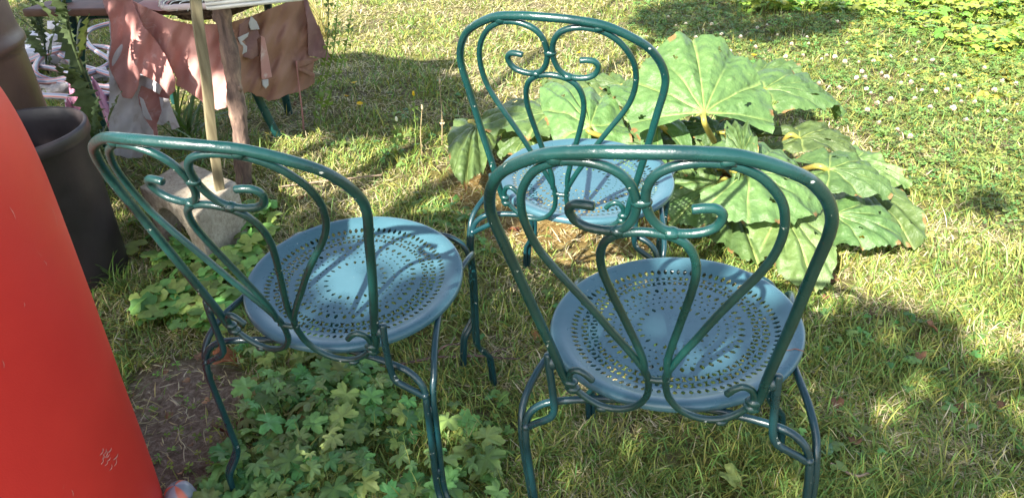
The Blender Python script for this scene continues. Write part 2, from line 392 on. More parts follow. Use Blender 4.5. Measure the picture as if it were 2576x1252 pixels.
HOOP = [(-121, 15), (-131, 45), (-139, 91), (-157, 183), (-172, 270), (-181, 320), (-180, 350), (-167, 382), (-143, 410), (-93, 440), (-46, 450), (0, 452), (46, 450), (93, 440), (143, 410), (167, 382), (180, 350), (181, 320), (172, 270), (157, 183), (139, 91), (131, 45), (121, 15)]
ARCH = [(-15, 85), (-16, 120), (-32, 190), (-45, 245), (-51, 280), (-50, 306), (-43, 326), (-31, 338), (-16, 344), (0, 346), (16, 344), (31, 338), (43, 326), (50, 306), (51, 280), (45, 245), (32, 190), (16, 120), (15, 85)]
def seat_mesh():
    mb = MB()
    def prof(r):
        if r < .17: return -.013+.007*max(0, (r-.145)/.025)**2*.9
        if r < .193:
            u = (r-.17)/.023; return -.0067+.0067*math.sin(u*PI/2)
        return 0
    def P(r, a): return (r*math.sin(a), r*math.cos(a), prof(r))
    def plain(r0, r1, N, kr):
        b = mb.n; V = []; F = []
        for i in range(kr+1):
            r = r0+(r1-r0)*i/kr
            for j in range(N): V.append(P(r, 2*PI*j/N))
        for i in range(kr):
            for j in range(N): F.append((i*N+j, i*N+(j+1) % N, (i+1)*N+(j+1) % N, (i+1)*N+j))
        mb.add(V, F)
    _p = plain
    def plain(r0, r1, N, kr): _p(r0, r1, 352, kr)
    def ring(r0, r1, N, shape, off=0):
        rc = (r0+r1)/2; V = []; F = []
        da = 2*PI/N
        for c in range(N):
            ac = (c+off)*da; b = len(V)
            B = []
            mm = 352//N; K = 2*mm+4
            for s in range(4): # sides: outer, right, inner, left (clockwise from top-left)
                for t in range(mm if s in (0, 2) else 2):
                    u = t/(mm if s in (0, 2) else 2)
                    if s == 0: B.append((r1, ac+da*(u-.5)))
                    if s == 1: B.append((r1+(r0-r1)*u, ac+da*.5))
                    if s == 2: B.append((r0, ac+da*(.5-u)))
                    if s == 3: B.append((r0+(r1-r0)*u, ac-da*.5))
            for (r, a) in B: V.append(P(r, a))
            hs = shape(c)
            for (r, a) in B:
                # direction in cell
                du = (a-ac)*rc/(da*rc*.5); dv = (r-rc)/((r1-r0)*.5)
                ph = math.atan2(dv, du); hu, hv = hs(ph)
                V.append(P(rc+hv, ac+hu/rc))
            for k in range(K): F.append((b+k, b+(k+1) % K, b+K+(k+1) % K, b+K+k))
        mb.add(V, F)
    def ell(a_, b_): return lambda ph: (a_*math.cos(ph), b_*math.sin(ph))
    def slit(a_, b_): return lambda ph: (a_*math.cos(ph)*abs(math.cos(ph))**.5, b_*math.sin(ph))
    def sq(a_): return lambda ph: (a_*math.cos(ph)/max(abs(math.cos(ph)), abs(math.sin(ph))), a_*math.sin(ph)/max(abs(math.cos(ph)), abs(math.sin(ph))))
    def hour(w_, h_):
        def f(ph):
            m = max(abs(math.cos(ph)), abs(math.sin(ph))); u, v = math.cos(ph)/m, math.sin(ph)/m
            return (u*w_*(.30+.70*v*v), v*h_*(.90+.10*u*u))
        return f
    s1 = slit(.0035, .0058)
    plain(.0005, .048, 66, 5)
    ring(.048, .061, 22, lambda c: slit(.0030, .0052), .5)
    plain(.061, .067, 66, 1)
    ring(.067, .0755, 44, lambda c: sq(.0018) if c % 2 else ell(.0021, .0021))
    plain(.0755, .0805, 88, 1)
    ring(.0805, .0895, 44, lambda c: ell(.0025, .0029) if c % 2 else sq(.0018), .5)
    plain(.0895, .0925, 88, 1)
    ring(.0925, .1005, 44, lambda c: sq(.0020))
    ring(.1005, .1135, 44, lambda c: slit(.0038, .0058), .5)
    plain(.1135, .122, 88, 1)
    h1, e1 = hour(.0046, .0063), ell(.0038, .0040)
    ring(.122, .1355, 88, lambda c: h1 if c % 2 else e1)
    ring(.1365, .1505, 88, lambda c: e1 if c % 2 else h1)
    plain(.1355, .1365, 88, 1)
    plain(.1505, .1545, 88, 1)
    ring(.1545, .1670, 88, lambda c: s1, .5)
    plain(.1670, .1930, 132, 6)
    # rolled rim
    V = []; F = []; N = 352
    pr = [(.193, 0), (.1965, -.0006), (.1990, -.0025), (.2003, -.0058), (.2003, -.0098), (.1992, -.0130), (.1968, -.0150), (.1935, -.0152), (.1915, -.013)]
    for r, z in pr:
        for j in range(N): a = 2*PI*j/N; V.append((r*math.sin(a), r*math.cos(a), z))
    for i in range(len(pr)-1):
        for j in range(N): F.append((i*N+j, i*N+(j+1) % N, (i+1)*N+(j+1) % N, (i+1)*N+j))
    mb.add(V, F)
    me = mb.mesh('seat')
    import bmesh
    bm_ = bmesh.new(); bm_.from_mesh(me); bmesh.ops.remove_doubles(bm_, verts=bm_.verts, dist=2e-5); bmesh.ops.recalc_face_normals(bm_, faces=bm_.faces)
    up = sum(f.normal.z*f.calc_area() for f in bm_.faces)
    if up < 0: bmesh.ops.reverse_faces(bm_, faces=bm_.faces)
    bm_.to_mesh(me); bm_.free()
    me.polygons.foreach_set('use_smooth', np.array([math.hypot(p.center[0], p.center[1]) > .167 for p in me.polygons]))
    return me
def leg_mesh(sx, sg):
    # a pair of rods: one runs on under the front or back edge, the other under the side
    mb = MB(); s0 = .205 if sg < 0 else .172; sf = .229 if sg < 0 else .197
    low = [(sf, -.468), (sf, -.43), (sf-.002, -.385), (sf-.005, -.352), (s0+.008, -.325), (s0+.001, -.305), (s0-.001, -.28), (s0, -.20), (s0+.001, -.12), (s0+.0005, -.088)]
    d = .0044
    a = [(s-d, s-d*1, z) if False else (s, s, z) for s, z in low]
    ra = [(s-d, s+d, z) for s, z in low]; rb = [(s+d, s-d, z) for s, z in low]
    if sg < 0:
        ra += [(.199, .204, -.060), (.190, .201, -.040), (.172, .197, -.026), (.145, .192, -.020), (.10, .183, -.0185), (.05, .176, -.0185), (0, .174, -.0185)]
        rb += [(.209, .193, -.060), (.208, .180, -.044), (.203, .160, -.030), (.196, .13, -.021), (.187, .09, -.0185), (.180, .05, -.0185), (.176, 0, -.0185)]
    else:
        ra += [(.166, .176, -.062), (.158, .177, -.042), (.142, .178, -.028), (.11, .178, -.0185), (.05, .176, -.0185), (0, .174, -.0185)]
        rb += [(.176, .166, -.062), (.181, .155, -.042), (.186, .138, -.028), (.185, .10, -.0185), (.180, .05, -.0185), (.176, 0, -.0185)]
    # ra keeps to x-ish, swap so that ra = back/front rod
    for P in (ra, rb):
        q = cr(P, 6); q[:, 0] *= sx; q[:, 1] *= sg
        tube(mb, q, .0058, 10, wob=.015)
    for zc in ((-.10, s0), (-.26, s0)):
        blob(mb, (sx*zc[1], sg*zc[1], zc[0]), .006, 6, (1, 1, 2.0))
    return mb.mesh('leg')
def bracket_mesh(sx):
    mb = MB()
    P = [(.1500, -.2150, .085), (.1495, -.2165, .060), (.1490, -.2150, .020), (.1500, -.2130, -.018), (.1560, -.2130, -.034), (.168, -.2120, -.044), (.184, -.2090, -.056), (.195, -.2070, -.066)]
    q = cr(P, 6); q[:, 0] *= sx; tube(mb, q, .0056, 10, wob=.015)
    blob(mb, (sx*.1445, -.2145, .070), .0088, 7, (1, 1, 1.2)); blob(mb, (sx*.199, -.2065, -.066), .0075, 7)
    return mb.mesh('bracket')
def frame_mesh():
    mb = MB(); tube(mb, on_back(HOOP, 1, 8),   .0068, 14, wob=.012); return mb.mesh('back_frame')
def scroll_mesh(s):
    mb = MB(); P = on_back(SCROLL, s, 5); tube(mb, P, .0050, 12, wob=.015)
    for x, z, r in ((79, 438, .0085), (2, 388, .0075), (27, 345, .008), (82, -12, .008), (121, 20, .009), (123, 34, .009)):
        X, Z = x/1000, z/1000; blob(mb, (s*X, sy(X, Z), Z), r, 7, (1.3, 1, .8))
    return mb.mesh('scroll')
def arch_mesh():
    mb = MB(); tube(mb, on_back(ARCH, 1, 8, -.001), .0050, 12, wob=.015)
    tube(mb, [(-.016, sy(0, .073), .073), (0, sy(0, .073), .071), (.016, sy(0, .073), .073)], .0045, 8)
    return mb.mesh('arch')
SEAT = seat_mesh(); BM = {}
def chair(pose, label, first):
    x, y, z, rx, ry, rz = pose
    t = empty('garden_chair'); t.rotation_mode = 'XYZ'; t.rotation_euler = (rx, ry, rz)
    Rm = t.rotation_euler.to_matrix(); base = Rm@Vector((0, 0, -.45)); t.location = Vector((x, y, z))+base
    tag(t, label, 'chair', 'green bistro chairs on the lawn')
    def part(name, me, m, parent=t, top=True):
        o = bpy.data.objects.new(name, me); col.objects.link(o); o.parent = parent
        if not len(me.materials): me.materials.append(m)
        if top: o.location = (0, 0, .45)
        return o
    if not BM:
        BM.update(frame=frame_mesh(), sl=scroll_mesh(-1), sr=scroll_mesh(1), arch=arch_mesh(), bl=bracket_mesh(-1), br=bracket_mesh(1), legs=[leg_mesh(a, b) for a in (-1, 1) for b in (-1, 1)])
        for me in [BM['frame'], BM['sl'], BM['sr'], BM['arch'], BM['bl'], BM['br']]+BM['legs']:
            me.polygons.foreach_set('use_smooth', np.ones(len(me.polygons), dtype=bool))
    s = part('seat', SEAT, M_seat); s['label'] = 'round blue green seat pierced with rings of small holes'
    sm = s.modifiers.new('thickness', 'SOLIDIFY'); sm.thickness = .0014; sm.offset = -1
    part('back_frame', BM['frame'], M_paint); part('scroll', BM['sl'], M_paint); part('scroll', BM['sr'], M_paint); part('arch', BM['arch'], M_paint)
    part('bracket', BM['bl'], M_leg); part('bracket', BM['br'], M_leg)
    for me in BM['legs']: part('leg', me, M_leg)
    return t
POSES = [(0.255, 0.9319, 0.4552, -0.0105, -0.074, -0.3034), (-0.2931, 1.1272, 0.4474, 0.0515, 0.0294, -0.2523), (0.1748, 1.4887, 0.4474, 0.0117, 0.04, -0.3358)]
C0 = chair(POSES[0], 'green metal bistro chair with blue seat, nearest one, in front of the rhubarb leaves', True)
chair(POSES[1], 'green metal bistro chair with rust worn top rail, beside the dark bin and concrete block', False)
chair(POSES[2], 'sunlit green metal bistro chair standing behind another chair, touching the rhubarb', False)

mb = MB(); Rm0 = C0.rotation_euler.to_matrix(); q0 = np.array(POSES[0][:3]); Rn = np.array(Rm0); nz_ = Rn[:, 2]; V = []
for i, (a, b) in enumerate([(1975.8, 877.8), (1988, 879), (2000, 877.5), (2012, 880.5), (2023, 883.5)]):
    d = ray(a, b); o = np.array([0, 0, CAM_H]); t_ = ((q0-o)@nz_)/(d@nz_); L3 = Rn.T@(o+d*t_-q0); r_ = np.hypot(L3[0], L3[1]); zz = .0006 if r_ > .19 else -.0062+.0067*math.sin(max(0, (r_-.17)/.023)*PI/2)+.0005
    w_ = .0006+.0005*i/4; V += [(L3[0], L3[1]-w_, zz), (L3[0], L3[1]+w_, zz)]
mb.add(V, [(2*i, 2*i+1, 2*i+3, 2*i+2) for i in range(4)])
rk = mb.build('rust_crack', simple('rust', (.30, .09, .03), .8, 200, .3), [c for c in C0.children if c.name.startswith('seat')][0])
# ------------------------------------------------------------------ rhubarb
def rhub_leafmat():
    m, nt, b, out = mat('rhubarb_leaf')
    a = nd(nt, 'ShaderNodeVertexColor', layer_name='Col')
    f = noise(nt, 14, 6, .6); c = mix(nt, 1.0, a.outputs[0], ramp(nt, f, [(.3, (.80, .84, .85)), (.7, (1.18, 1.14, 1.1))]), 'MULTIPLY')
    br = ramp(nt, noise(nt, 17, 8, .7, dist=.7), [(.705, (0, 0, 0)), (.73, (1, 1, 1))]); c = mix(nt, br, c, (.24, .13, .045))
    nt.links.new(c, b.inputs['Base Color']); b.inputs['Roughness'].default_value = .42; b.inputs['Specular IOR Level'].default_value = .4
    tc0 = nt.nodes.new('ShaderNodeTexCoord'); vo = nd(nt, 'ShaderNodeTexVoronoi', feature='SMOOTH_F1', Scale=38); nt.links.new(tc0.outputs['Object'], vo.inputs['Vector'])
    b1 = nd(nt, 'ShaderNodeBump', Distance=.010, Strength=.9); b1.invert = True; nt.links.new(vo.outputs['Distance'], b1.inputs['Height'])
    b2 = nd(nt, 'ShaderNodeBump', Distance=.004, Strength=.9); nt.links.new(noise(nt, 90, 5, .6), b2.inputs['Height']); nt.links.new(b1.outputs[0], b2.inputs['Normal']); nt.links.new(b2.outputs[0], b.inputs['Normal'])
    t = nt.nodes.new('ShaderNodeBsdfTranslucent'); tc = mix(nt, 1.0, c, (1.5, 1.5, .35), 'MULTIPLY'); nt.links.new(tc, t.inputs[0])
    ms = nt.nodes.new('ShaderNodeMixShader'); ms.inputs[0].default_value = .20
    nt.links.new(b.outputs[0], ms.inputs[1]); nt.links.new(t.outputs[0], ms.inputs[2]); nt.links.new(ms.outputs[0], out.inputs[0])
    return m
M_rhub = rhub_leafmat(); M_stalk = leafmat('rhubarb_stalk', .05, .4, .2, 20)
CROWN = np.array([.80, 2.28, .0])
rhub = empty('rhubarb_plant', tuple(CROWN)); tag(rhub, 'large rhubarb plant with broad crinkled green leaves spreading over the grass', 'plant')
def rleaf(J, T, W, bend=.25, fold=.25, ruff=.022, seed=0, shade=1.0, holes=0, nrm=None, amax=2.45, arch=.45):
    J = np.array(J); T = np.array(T); rs = np.random.default_rng(seed)
    d = T-J; L = np.linalg.norm(d); d = d/L
    nrm = np.array([0, -.25, 1.]) if nrm is None else np.array(nrm, float)
    side = np.cross(d, nrm); side /= np.linalg.norm(side); n = np.cross(side, d)
    NA, NR = 132, 30; V = []; C = []
    ph = rs.uniform(0, 6.28, 8)
    veins = [0, .48, -.48, .98, -.98, 1.55, -1.55, 2.2, -2.2]
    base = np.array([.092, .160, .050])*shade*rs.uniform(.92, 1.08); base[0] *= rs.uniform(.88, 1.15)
    for i in range(NA+1):
        a = -amax+2*amax*i/NA
        # heart outline
        aa = abs(a); ro = float(np.interp(aa, [0, .25, .5, .9, 1.3, 1.7, 2.1, 2.5, 2.78], [1.0, .975, .93, .86, .80, .76, .70, .56, .48]))
        ro *= 1+.006*math.sin(7*a+ph[0])+.007*math.sin(23*a+ph[1])+.006*math.sin(61*a+ph[2])
        for k in range(NR+1):
            s = k/NR; r = ro*s
            if s > .9: r *= 1+.012*rs.standard_normal()*(s-.9)*10
            u, v = r*math.sin(a), r*math.cos(a)
            X = u*W/1.46; Y = v*L
            # distance to nearest main vein (angle) plus side veins branching off
            dv = min(abs(a-q) for q in veins); q = min(veins, key=lambda q: abs(a-q)); sgn = 1 if a > q else -1
            dist = abs(r*math.sin(min(dv, 1.3)))
            al = r*math.cos(dv)
            sb = abs(((al*5.2+(.9*dist*5.2))+.3*sgn) % 1.0-.5)*2           # herringbone side veins
            sv = max(0, 1-abs(sb-1)*7.5)*min(1, dist*14)*(1-.4*s)
            mv = max(0, 1-dist/(.013*(1.35-s)))
            puff = .020*math.sin(min(1, dist*5)*PI*.5)*(.5+.5*s)-.0035*sv-.004*mv
            puff += .004*math.sin(u*13+ph[3])*math.sin(v*12+ph[4])
            rf = .50*ruff*s**4*(.08*math.sin(4*a+ph[5])+.50*math.sin(10*a+ph[6]+.8*math.sin(3*a))+.40*math.sin(23*a+ph[7]))
            Z = (puff+rf)*(.5+L*1.6)+fold*abs(X)*.5+arch*L*v*(1-v)-(.35+bend)*X*X/max(W, .05)+.03*L*math.sin(3.1*a+ph[2])*s*s
            p = J+side*X+d*Y+n*Z; p[2] = max(p[2], .012)
            V.append(p)
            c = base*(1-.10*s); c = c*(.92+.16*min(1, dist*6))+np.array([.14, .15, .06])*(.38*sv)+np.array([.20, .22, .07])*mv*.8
            if s > .96 and math.sin(13*a+ph[2])*math.sin(5*a+ph[3]) > .72: c = np.array([.24, .13, .05])
            C.append(c)
    V = np.array(V); C = np.array(C); n_ = NR+1
    dead = set()
    for h in range(holes):
        ia = rs.integers(10, NA-10); ik = rs.integers(10, NR-4)
        dead |= {(ia, ik), (ia+1, ik), (ia, ik+1)} if rs.random() < .6 else {(ia, ik), (ia+1, ik), (ia+2, ik), (ia+1, ik+1), (ia, ik+1), (ia+1, ik-1)}
    F = [(i*n_+k, i*n_+k+1, (i+1)*n_+k+1, (i+1)*n_+k) for i in range(NA) for k in range(NR) if (i, k) not in dead]
    mb = MB(); mb.add(V, F, C)
    off = CROWN
    mb.V = [v-off.astype(np.float32) for v in mb.V]
    lf = mb.build('leaf', M_rhub, rhub)
    # thick main ribs under the blade continue into the stalk
    st = MB(); b0 = CROWN+np.array([rs.uniform(-.05, .05), rs.uniform(-.05, .05), .0])
    mid = b0*.45+J*.55; mid[2] = J[2]*.50
    P = cr([b0, b0*.75+mid*.25+[0, 0, .01], mid, J-d*.035-n*.012, J-n*.006, J+d*L*.12-n*.006], 6)
    t = np.linspace(0, 1, len(P)); cc = np.outer(1-t, [.30, .08, .03])+np.outer(t, [.30, .36, .07])
    tube(st, P, .0125-.007*t, 8, cc, wob=.03)
    st.V = [v-off.astype(np.float32) for v in st.V]
    st.build('stalk', M_stalk, lf)
    return lf
def pw(px, J):  # width in metres of px pixels at J
    dd = (J-np.array([0, 0, CAM_H]))@FW; return px*dd/(CAM_F*S)
LEAVES = [  # junction px, z ; tip px, z ; width px ; bend fold shade
    ((1772, 283), .40, (1742, 98), .53, 345, .10, -.05, 1.12),
    ((1925, 222), .34, (2108, 292), .20, 170, .35, .25, .95),
    ((1876, 432), .30, (2062, 505), .20, 290, .20, .05, 1.10),
    ((1838, 515), .12, (1905, 672), .05, 170, .15, .10, .85),
    ((1965, 520), .20, (2052, 738), .07, 195, .15, .10, 1.12),
    ((2085, 425), .25, (2236, 500), .17, 150, .25, .30, .85),
    ((2100, 540), .15, (2262, 606), .09, 180, .20, .20, .98),
    ((2165, 470), .10, (2300, 632), .03, 150, .30, .35, .9),
    ((2150, 398), .12, (2284, 480), .07, 95, .1, .05, 1.3),
    ((2012, 345), .24, (2160, 410), .14, 105, .2, .3, .75),
    ((1868, 388), .34, (1838, 316), .36, 75, .3, .5, .95),
    ((1805, 462), .18, (1688, 565), .10, 190, .15, .08, 1.05),
    ((1690, 385), .24, (1556, 345), .22, 95, .2, .1, 1.0),
    ((1788, 402), .22, (1700, 350), .24, 105, .2, .1, 1.0),
    ((1485, 318), .28, (1398, 226), .27, 180, .1, -.1, 1.2),
    ((1505, 354), .20, (1385, 335), .16, 90, .2, .1, 1.05),
    ((1380, 285), .26, (1208, 310), .14, 185, .25, .15, .95),
    ((1335, 335), .17, (1250, 394), .08, 120, .3, .3, .95),
    ((1198, 315), .14, (1172, 480), .05, 115, .15, .2, 1.0),
    ((1500, 240), .24, (1370, 210), .20, 100, .2, .1, .95),
    ((1560, 215), .26, (1465, 204), .24, 70, .2, .3, .8),
    ((1652, 300), .33, (1545, 232), .30, 130, .15, .1, 1.05),
    ((1668, 325), .26, (1556, 300), .22, 85, .2, .1, 1.1),
    ((2020, 690), .05, (2068, 730), .03, 65, .2, .1, .9),
    ((1900, 205), .30, (2015, 172), .34, 130, .3, .3, .9),
    ((1800, 330), .28, (1700, 330), .26, 95, .3, .2, .7),
    ((1840, 300), .22, (1930, 340), .18, 90, .3, .2, .7),
]
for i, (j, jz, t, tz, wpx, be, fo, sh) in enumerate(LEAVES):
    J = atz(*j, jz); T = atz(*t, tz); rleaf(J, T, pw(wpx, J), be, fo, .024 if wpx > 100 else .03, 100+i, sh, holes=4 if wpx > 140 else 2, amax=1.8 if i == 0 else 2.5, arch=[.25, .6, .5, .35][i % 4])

# ------------------------------------------------------------------ turned things on the left
def lathe(mb, prof, c=(0, 0, 0), N=64, col_=(1, 1, 1)):
    V = []; F = []
    for r, z in prof:
        for j in range(N): a = 2*PI*j/N; V.append((c[0]+r*math.cos(a), c[1]+r*math.sin(a), c[2]+z))
    for i in range(len(prof)-1):
        for j in range(N): F.append((i*N+j, i*N+(j+1) % N, (i+1)*N+(j+1) % N, (i+1)*N+j))
    mb.add(V, F, col_)
def red_plastic():
    m, nt, b, o = mat('red_plastic')
    c = ramp(nt, noise(nt, 3, 5, .6), [(.3, (.58, .028, .024)), (.7, (.68, .040, .030))])
    sc1 = ramp(nt, noise(nt, 14, 8, .75, dist=1.2), [(.66, (0, 0, 0)), (.72, (1, 1, 1))]); c = mix(nt, sc1, c, (.60, .16, .12))
    nt.links.new(c, b.inputs['Base Color']); b.inputs['Roughness'].default_value = .48; b.inputs['Specular IOR Level'].default_value = .35
    b.inputs['Subsurface Weight'].default_value = .12; b.inputs['Subsurface Radius'].default_value = (.05, .01, .005)
    bump(nt, b, noise(nt, 380, 3, .6), .0006, .5)
    return m
mb = MB(); P = cr([(.262, 0, 0), (.275, .02, 0), (.284, .13, 0), (.294, .36, 0), (.304, .60, 0), (.308, .76, 0), (.300, .86, 0), (.280, .915, 0), (.245, .945, 0), (.18, .96, 0), (.09, .966, 0), (.002, .968, 0)], 6)
lathe(mb, [(p[0], p[1]) for p in P], N=160)
barrel = mb.build('plastic_barrel', red_plastic()); barrel.location = (-.946, .829, 0)
tag(barrel, 'large smooth red plastic barrel with a rounded shoulder and pale scuffs', 'barrel')
mb = MB(); BC = np.array([-.946, .829])
def on_barrel(px, py):
    d = ray(px, py); o = np.array([0, 0, CAM_H]); zs = [p[1] for p in P]; rs_ = [p[0] for p in P]; r = .285
    for _ in range(6):
        a = d[0]**2+d[1]**2; b = 2*(d[0]*(o[0]-BC[0])+d[1]*(o[1]-BC[1])); c = (BC**2).sum()-r*r
        t = (-b-math.sqrt(max(0, b*b-4*a*c)))/(2*a); q = o+d*t; r = np.interp(q[2], zs, rs_)+.0007
    return q-np.array([BC[0], BC[1], 0])
def scratch(pts, w_):
    Q = cr([on_barrel(a, b) for a, b in pts], 4); V = []
    for i, q in enumerate(Q):
        t = Q[min(i+1, len(Q)-1)]-Q[max(i-1, 0)]; nrm = np.array([q[0], q[1], 0]); sd_ = np.cross(t, nrm); sd_ /= np.linalg.norm(sd_)+1e-9; ww = w_*(.3+.7*math.sin(PI*i/(len(Q)-1)))*random.uniform(.6, 1.2); V += [q-sd_*ww, q+sd_*ww]
    mb = MB(); mb.add(V, [(2*i, 2*i+1, 2*i+3, 2*i+2) for i in range(len(Q)-1)]); mb.build('scratch', M_scuff, barrel)
M_scuff = simple('scuffed_plastic', (.60, .26, .22), .8, 200, .3)
for k in range(12):
    a, b = 268+random.uniform(-18, 20), 1160+random.uniform(-26, 26); t_ = random.uniform(-.9, .4); l_ = random.uniform(8, 20); scratch([(a, b), (a+l_*.5*math.sin(t_+1.2)+2, b-l_*.5), (a+l_*math.sin(t_+1), b-l_)], .0011)
for a, b, c, d_ in ((24, 520, 40, 552), (130, 520, 145, 570), (330, 1010, 336, 980), (180, 1230, 184, 1248), (60, 760, 61, 772), (6, 905, 10, 925), (300, 870, 304, 862), (225, 700, 228, 712), (110, 655, 118, 668)): scratch([(a, b), ((a+c)/2+2, (b+d_)/2), (c, d_)], .0005)

M_bin = simple('dark_bin_plastic', (.027, .021, .022), .45, 6, .5, .0012, .45)
mb = MB(); lathe(mb, [(.150, .002), (.158, 0), (.160, .01), (.166, .15), (.173, .30), (.181, .425), (.186, .43), (.190, .440), (.190, .462), (.187, .468), (.180, .469), (.177, .464), (.174, .43), (.166, .30), (.156, .05), (.150, .012), (.0, .012)], N=96)
binn = mb.build('bin', M_bin); binn.location = (-1.345, 1.88, 0); tag(binn, 'empty dark brown round plastic bin with a rolled rim, beside the red barrel', 'bin')
M_brown = simple('brown_plastic', (.105, .060, .048), .42, 5, .22, .0015, .45)
mb = MB(); lathe(mb, [(.27, .0), (.275, .02), (.284, .55), (.290, .575), (.300, .585), (.300, .600), (.292, .612), (.288, .64), (.290, 1.0), (.292, 1.25), (.30, 1.26), (.30, 1.30), (.27, 1.31), (.05, 1.33), (.001, 1.33)], N=96)
butt = mb.build('water_butt', M_brown); butt.location = (-1.80, 2.26, 0); tag(butt, 'tall brown plastic water butt with a raised ring, behind the dark bin', 'water butt')

# ------------------------------------------------------------------ hollow concrete block
def block():
    m, nt, b, o = mat('concrete')
    c = ramp(nt, noise(nt, 70, 8, .7), [(.3, (.26, .22, .17)), (.5, (.42, .37, .29)), (.7, (.52, .47, .38))])
    st = ramp(nt, noise(nt, 9, 5), [(.4, (.75, .72, .68)), (.65, (1.05, 1.03, 1.0))]); c = mix(nt, 1.0, c, st, 'MULTIPLY')
    nt.links.new(c, b.inputs['Base Color']); b.inputs['Roughness'].default_value = .95; bump(nt, b, noise(nt, 140, 6, .7), .004)
    A, Bk, Rr, Fr = [np.array(p) for p in ((-1.163, 2.078, .19), (-1.075, 2.252, .19), (-.855, 2.075, .19), (-.915, 1.867, .19))]
    Bk = A+(Rr-Fr)*1.0+np.array([.0, .0, 0]); Bk = (Bk+np.array([-1.075, 2.252, .19]))/2
    # front-left face A-Fr carries an arched recess; extrude it through the block
    d = Fr-A; L = np.linalg.norm(d[:2]); ex = d/L; dep = Rr-Fr
    def Q(u, v, w): # u along face 0..L, v height, w depth 0..1
        p = A*(1-w)+Bk*w if False else A+ex*u+(Rr-Fr)*w
        if w > 0: p = p+(1-u/L)*w*(Bk-(A+Rr-Fr))
        return (p[0], p[1], v)
    H = .19; cx_ = L*.46; r = L*.29; N = 20
    ca = .060; arch = [(cx_-r, -.02)]+[(cx_-r*math.cos(PI*i/N), ca+r*.98*math.sin(PI*i/N)) for i in range(N+1)]+[(cx_+r, -.02)]
    out = []
    for (u, v) in arch:
        # matching outer boundary point
        if v < ca+.001 and u < cx_: out.append((0, v))
        elif v < ca+.001: out.append((L, v))
        else:
            a = math.atan2(v-ca, u-cx_)
            tx = (L-cx_)/math.cos(a) if math.cos(a) > 1e-6 else (-(cx_)/math.cos(a) if math.cos(a) < -1e-6 else 9); ty = (H-ca)/max(math.sin(a), 1e-6); t = min(tx, ty)
            out.append((cx_+t*math.cos(a), ca+t*math.sin(a)))
    for cc in ((0, H), (L, H)):
        j = min(range(len(out)), key=lambda i: math.hypot(out[i][0]-cc[0], out[i][1]-cc[1])); out[j] = cc
    mbk = MB(); n = len(arch)
    for w, fl in ((0, 0), (1, 1)):
        V = [Q(u, v, w) for u, v in arch]+[Q(u, v, w) for u, v in out]
        F = [(i, i+1, n+i+1, n+i) if not fl else (n+i, n+i+1, i+1, i) for i in range(n-1)]
        mbk.add(V, F)
    V = [Q(u, v, 0) for u, v in arch]+[Q(u, v, 1) for u, v in arch]; mbk.add(V, [(i, n+i, n+i+1, i+1) for i in range(n-1)])
    o2 = [(0, -.02)]+[p for p in out[1:-1]]+[(L, -.02)]
    k = len(o2); V = [Q(u, v, 0) for u, v in o2]+[Q(u, v, 1) for u, v in o2]; mbk.add(V, [(i, i+1, k+i+1, k+i) for i in range(k-1)])
    o = mbk.build('concrete_block', m, smooth=False)
    bm_ = o.modifiers.new('weld', 'WELD'); bm_.merge_threshold = .0008
    bv = o.modifiers.new('edge', 'BEVEL'); bv.width = .006; bv.segments = 2; bv.limit_method = 'ANGLE'
    sb = o.modifiers.new('grain', 'SUBSURF'); sb.subdivision_type = 'SIMPLE'; sb.levels = 3; sb.render_levels = 3
    tx = bpy.data.textures.new('chips', 'CLOUDS'); tx.noise_scale = .035
    dm = o.modifiers.new('rough', 'DISPLACE'); dm.texture = tx; dm.strength = .006
    tag(o, 'hollow concrete block with an arched opening, lying in the weeds behind the left chair', 'block')
block()

# ------------------------------------------------------------------ stake and young tree stem
mb = MB(); a = atz(571, 640, -.05); b_ = aty(490, -25, 2.02); b_ = b_+(b_-a)*.35
d = (b_-a); d /= np.linalg.norm(d); s1 = np.cross(d, [0, 1., 0]); s1 /= np.linalg.norm(s1); s2 = np.cross(d, s1); an = R(28)
u1 = s1*math.cos(an)+s2*math.sin(an); u2 = -s1*math.sin(an)+s2*math.cos(an); V = []; n = 30
for i in range(n+1):
    p = a+(b_-a)*i/n+u1*.002*math.sin(i*.7)
    for q in ((-1, -1), (1, -1), (1, 1), (-1, 1)): V.append(p+u1*q[0]*.0135+u2*q[1]*.0135)
mb.add(V, [(i*4+j, i*4+(j+1) % 4, i*4+4+(j+1) % 4, i*4+4+j) for i in range(n) for j in range(4)]+[(3, 2, 1, 0), (n*4, n*4+1, n*4+2, n*4+3)])
m, nt, b, o_ = mat('stake_wood')
tc = nt.nodes.new('ShaderNodeTexCoord'); mp_ = nd(nt, 'ShaderNodeMapping'); mp_.inputs['Scale'].default_value = (60, 60, 3); nt.links.new(tc.outputs['Object'], mp_.inputs[0])
nn = nd(nt, 'ShaderNodeTexNoise', Scale=1.5, Detail=6); nt.links.new(mp_.outputs[0], nn.inputs['Vector'])
nt.links.new(ramp(nt, nn.outputs['Fac'], [(.3, (.13, .105, .055)), (.6, (.23, .195, .11)), (.8, (.32, .28, .17))]), b.inputs['Base Color']); b.inputs['Roughness'].default_value = .8
bump(nt, b, nn.outputs['Fac'], .002)
st = mb.build('wooden_stake', m, smooth=False); bv = st.modifiers.new('edge', 'BEVEL'); bv.width = .0015; bv.segments = 2
tag(st, 'pale square wooden stake standing upright in front of the torn pink cloth', 'stake')

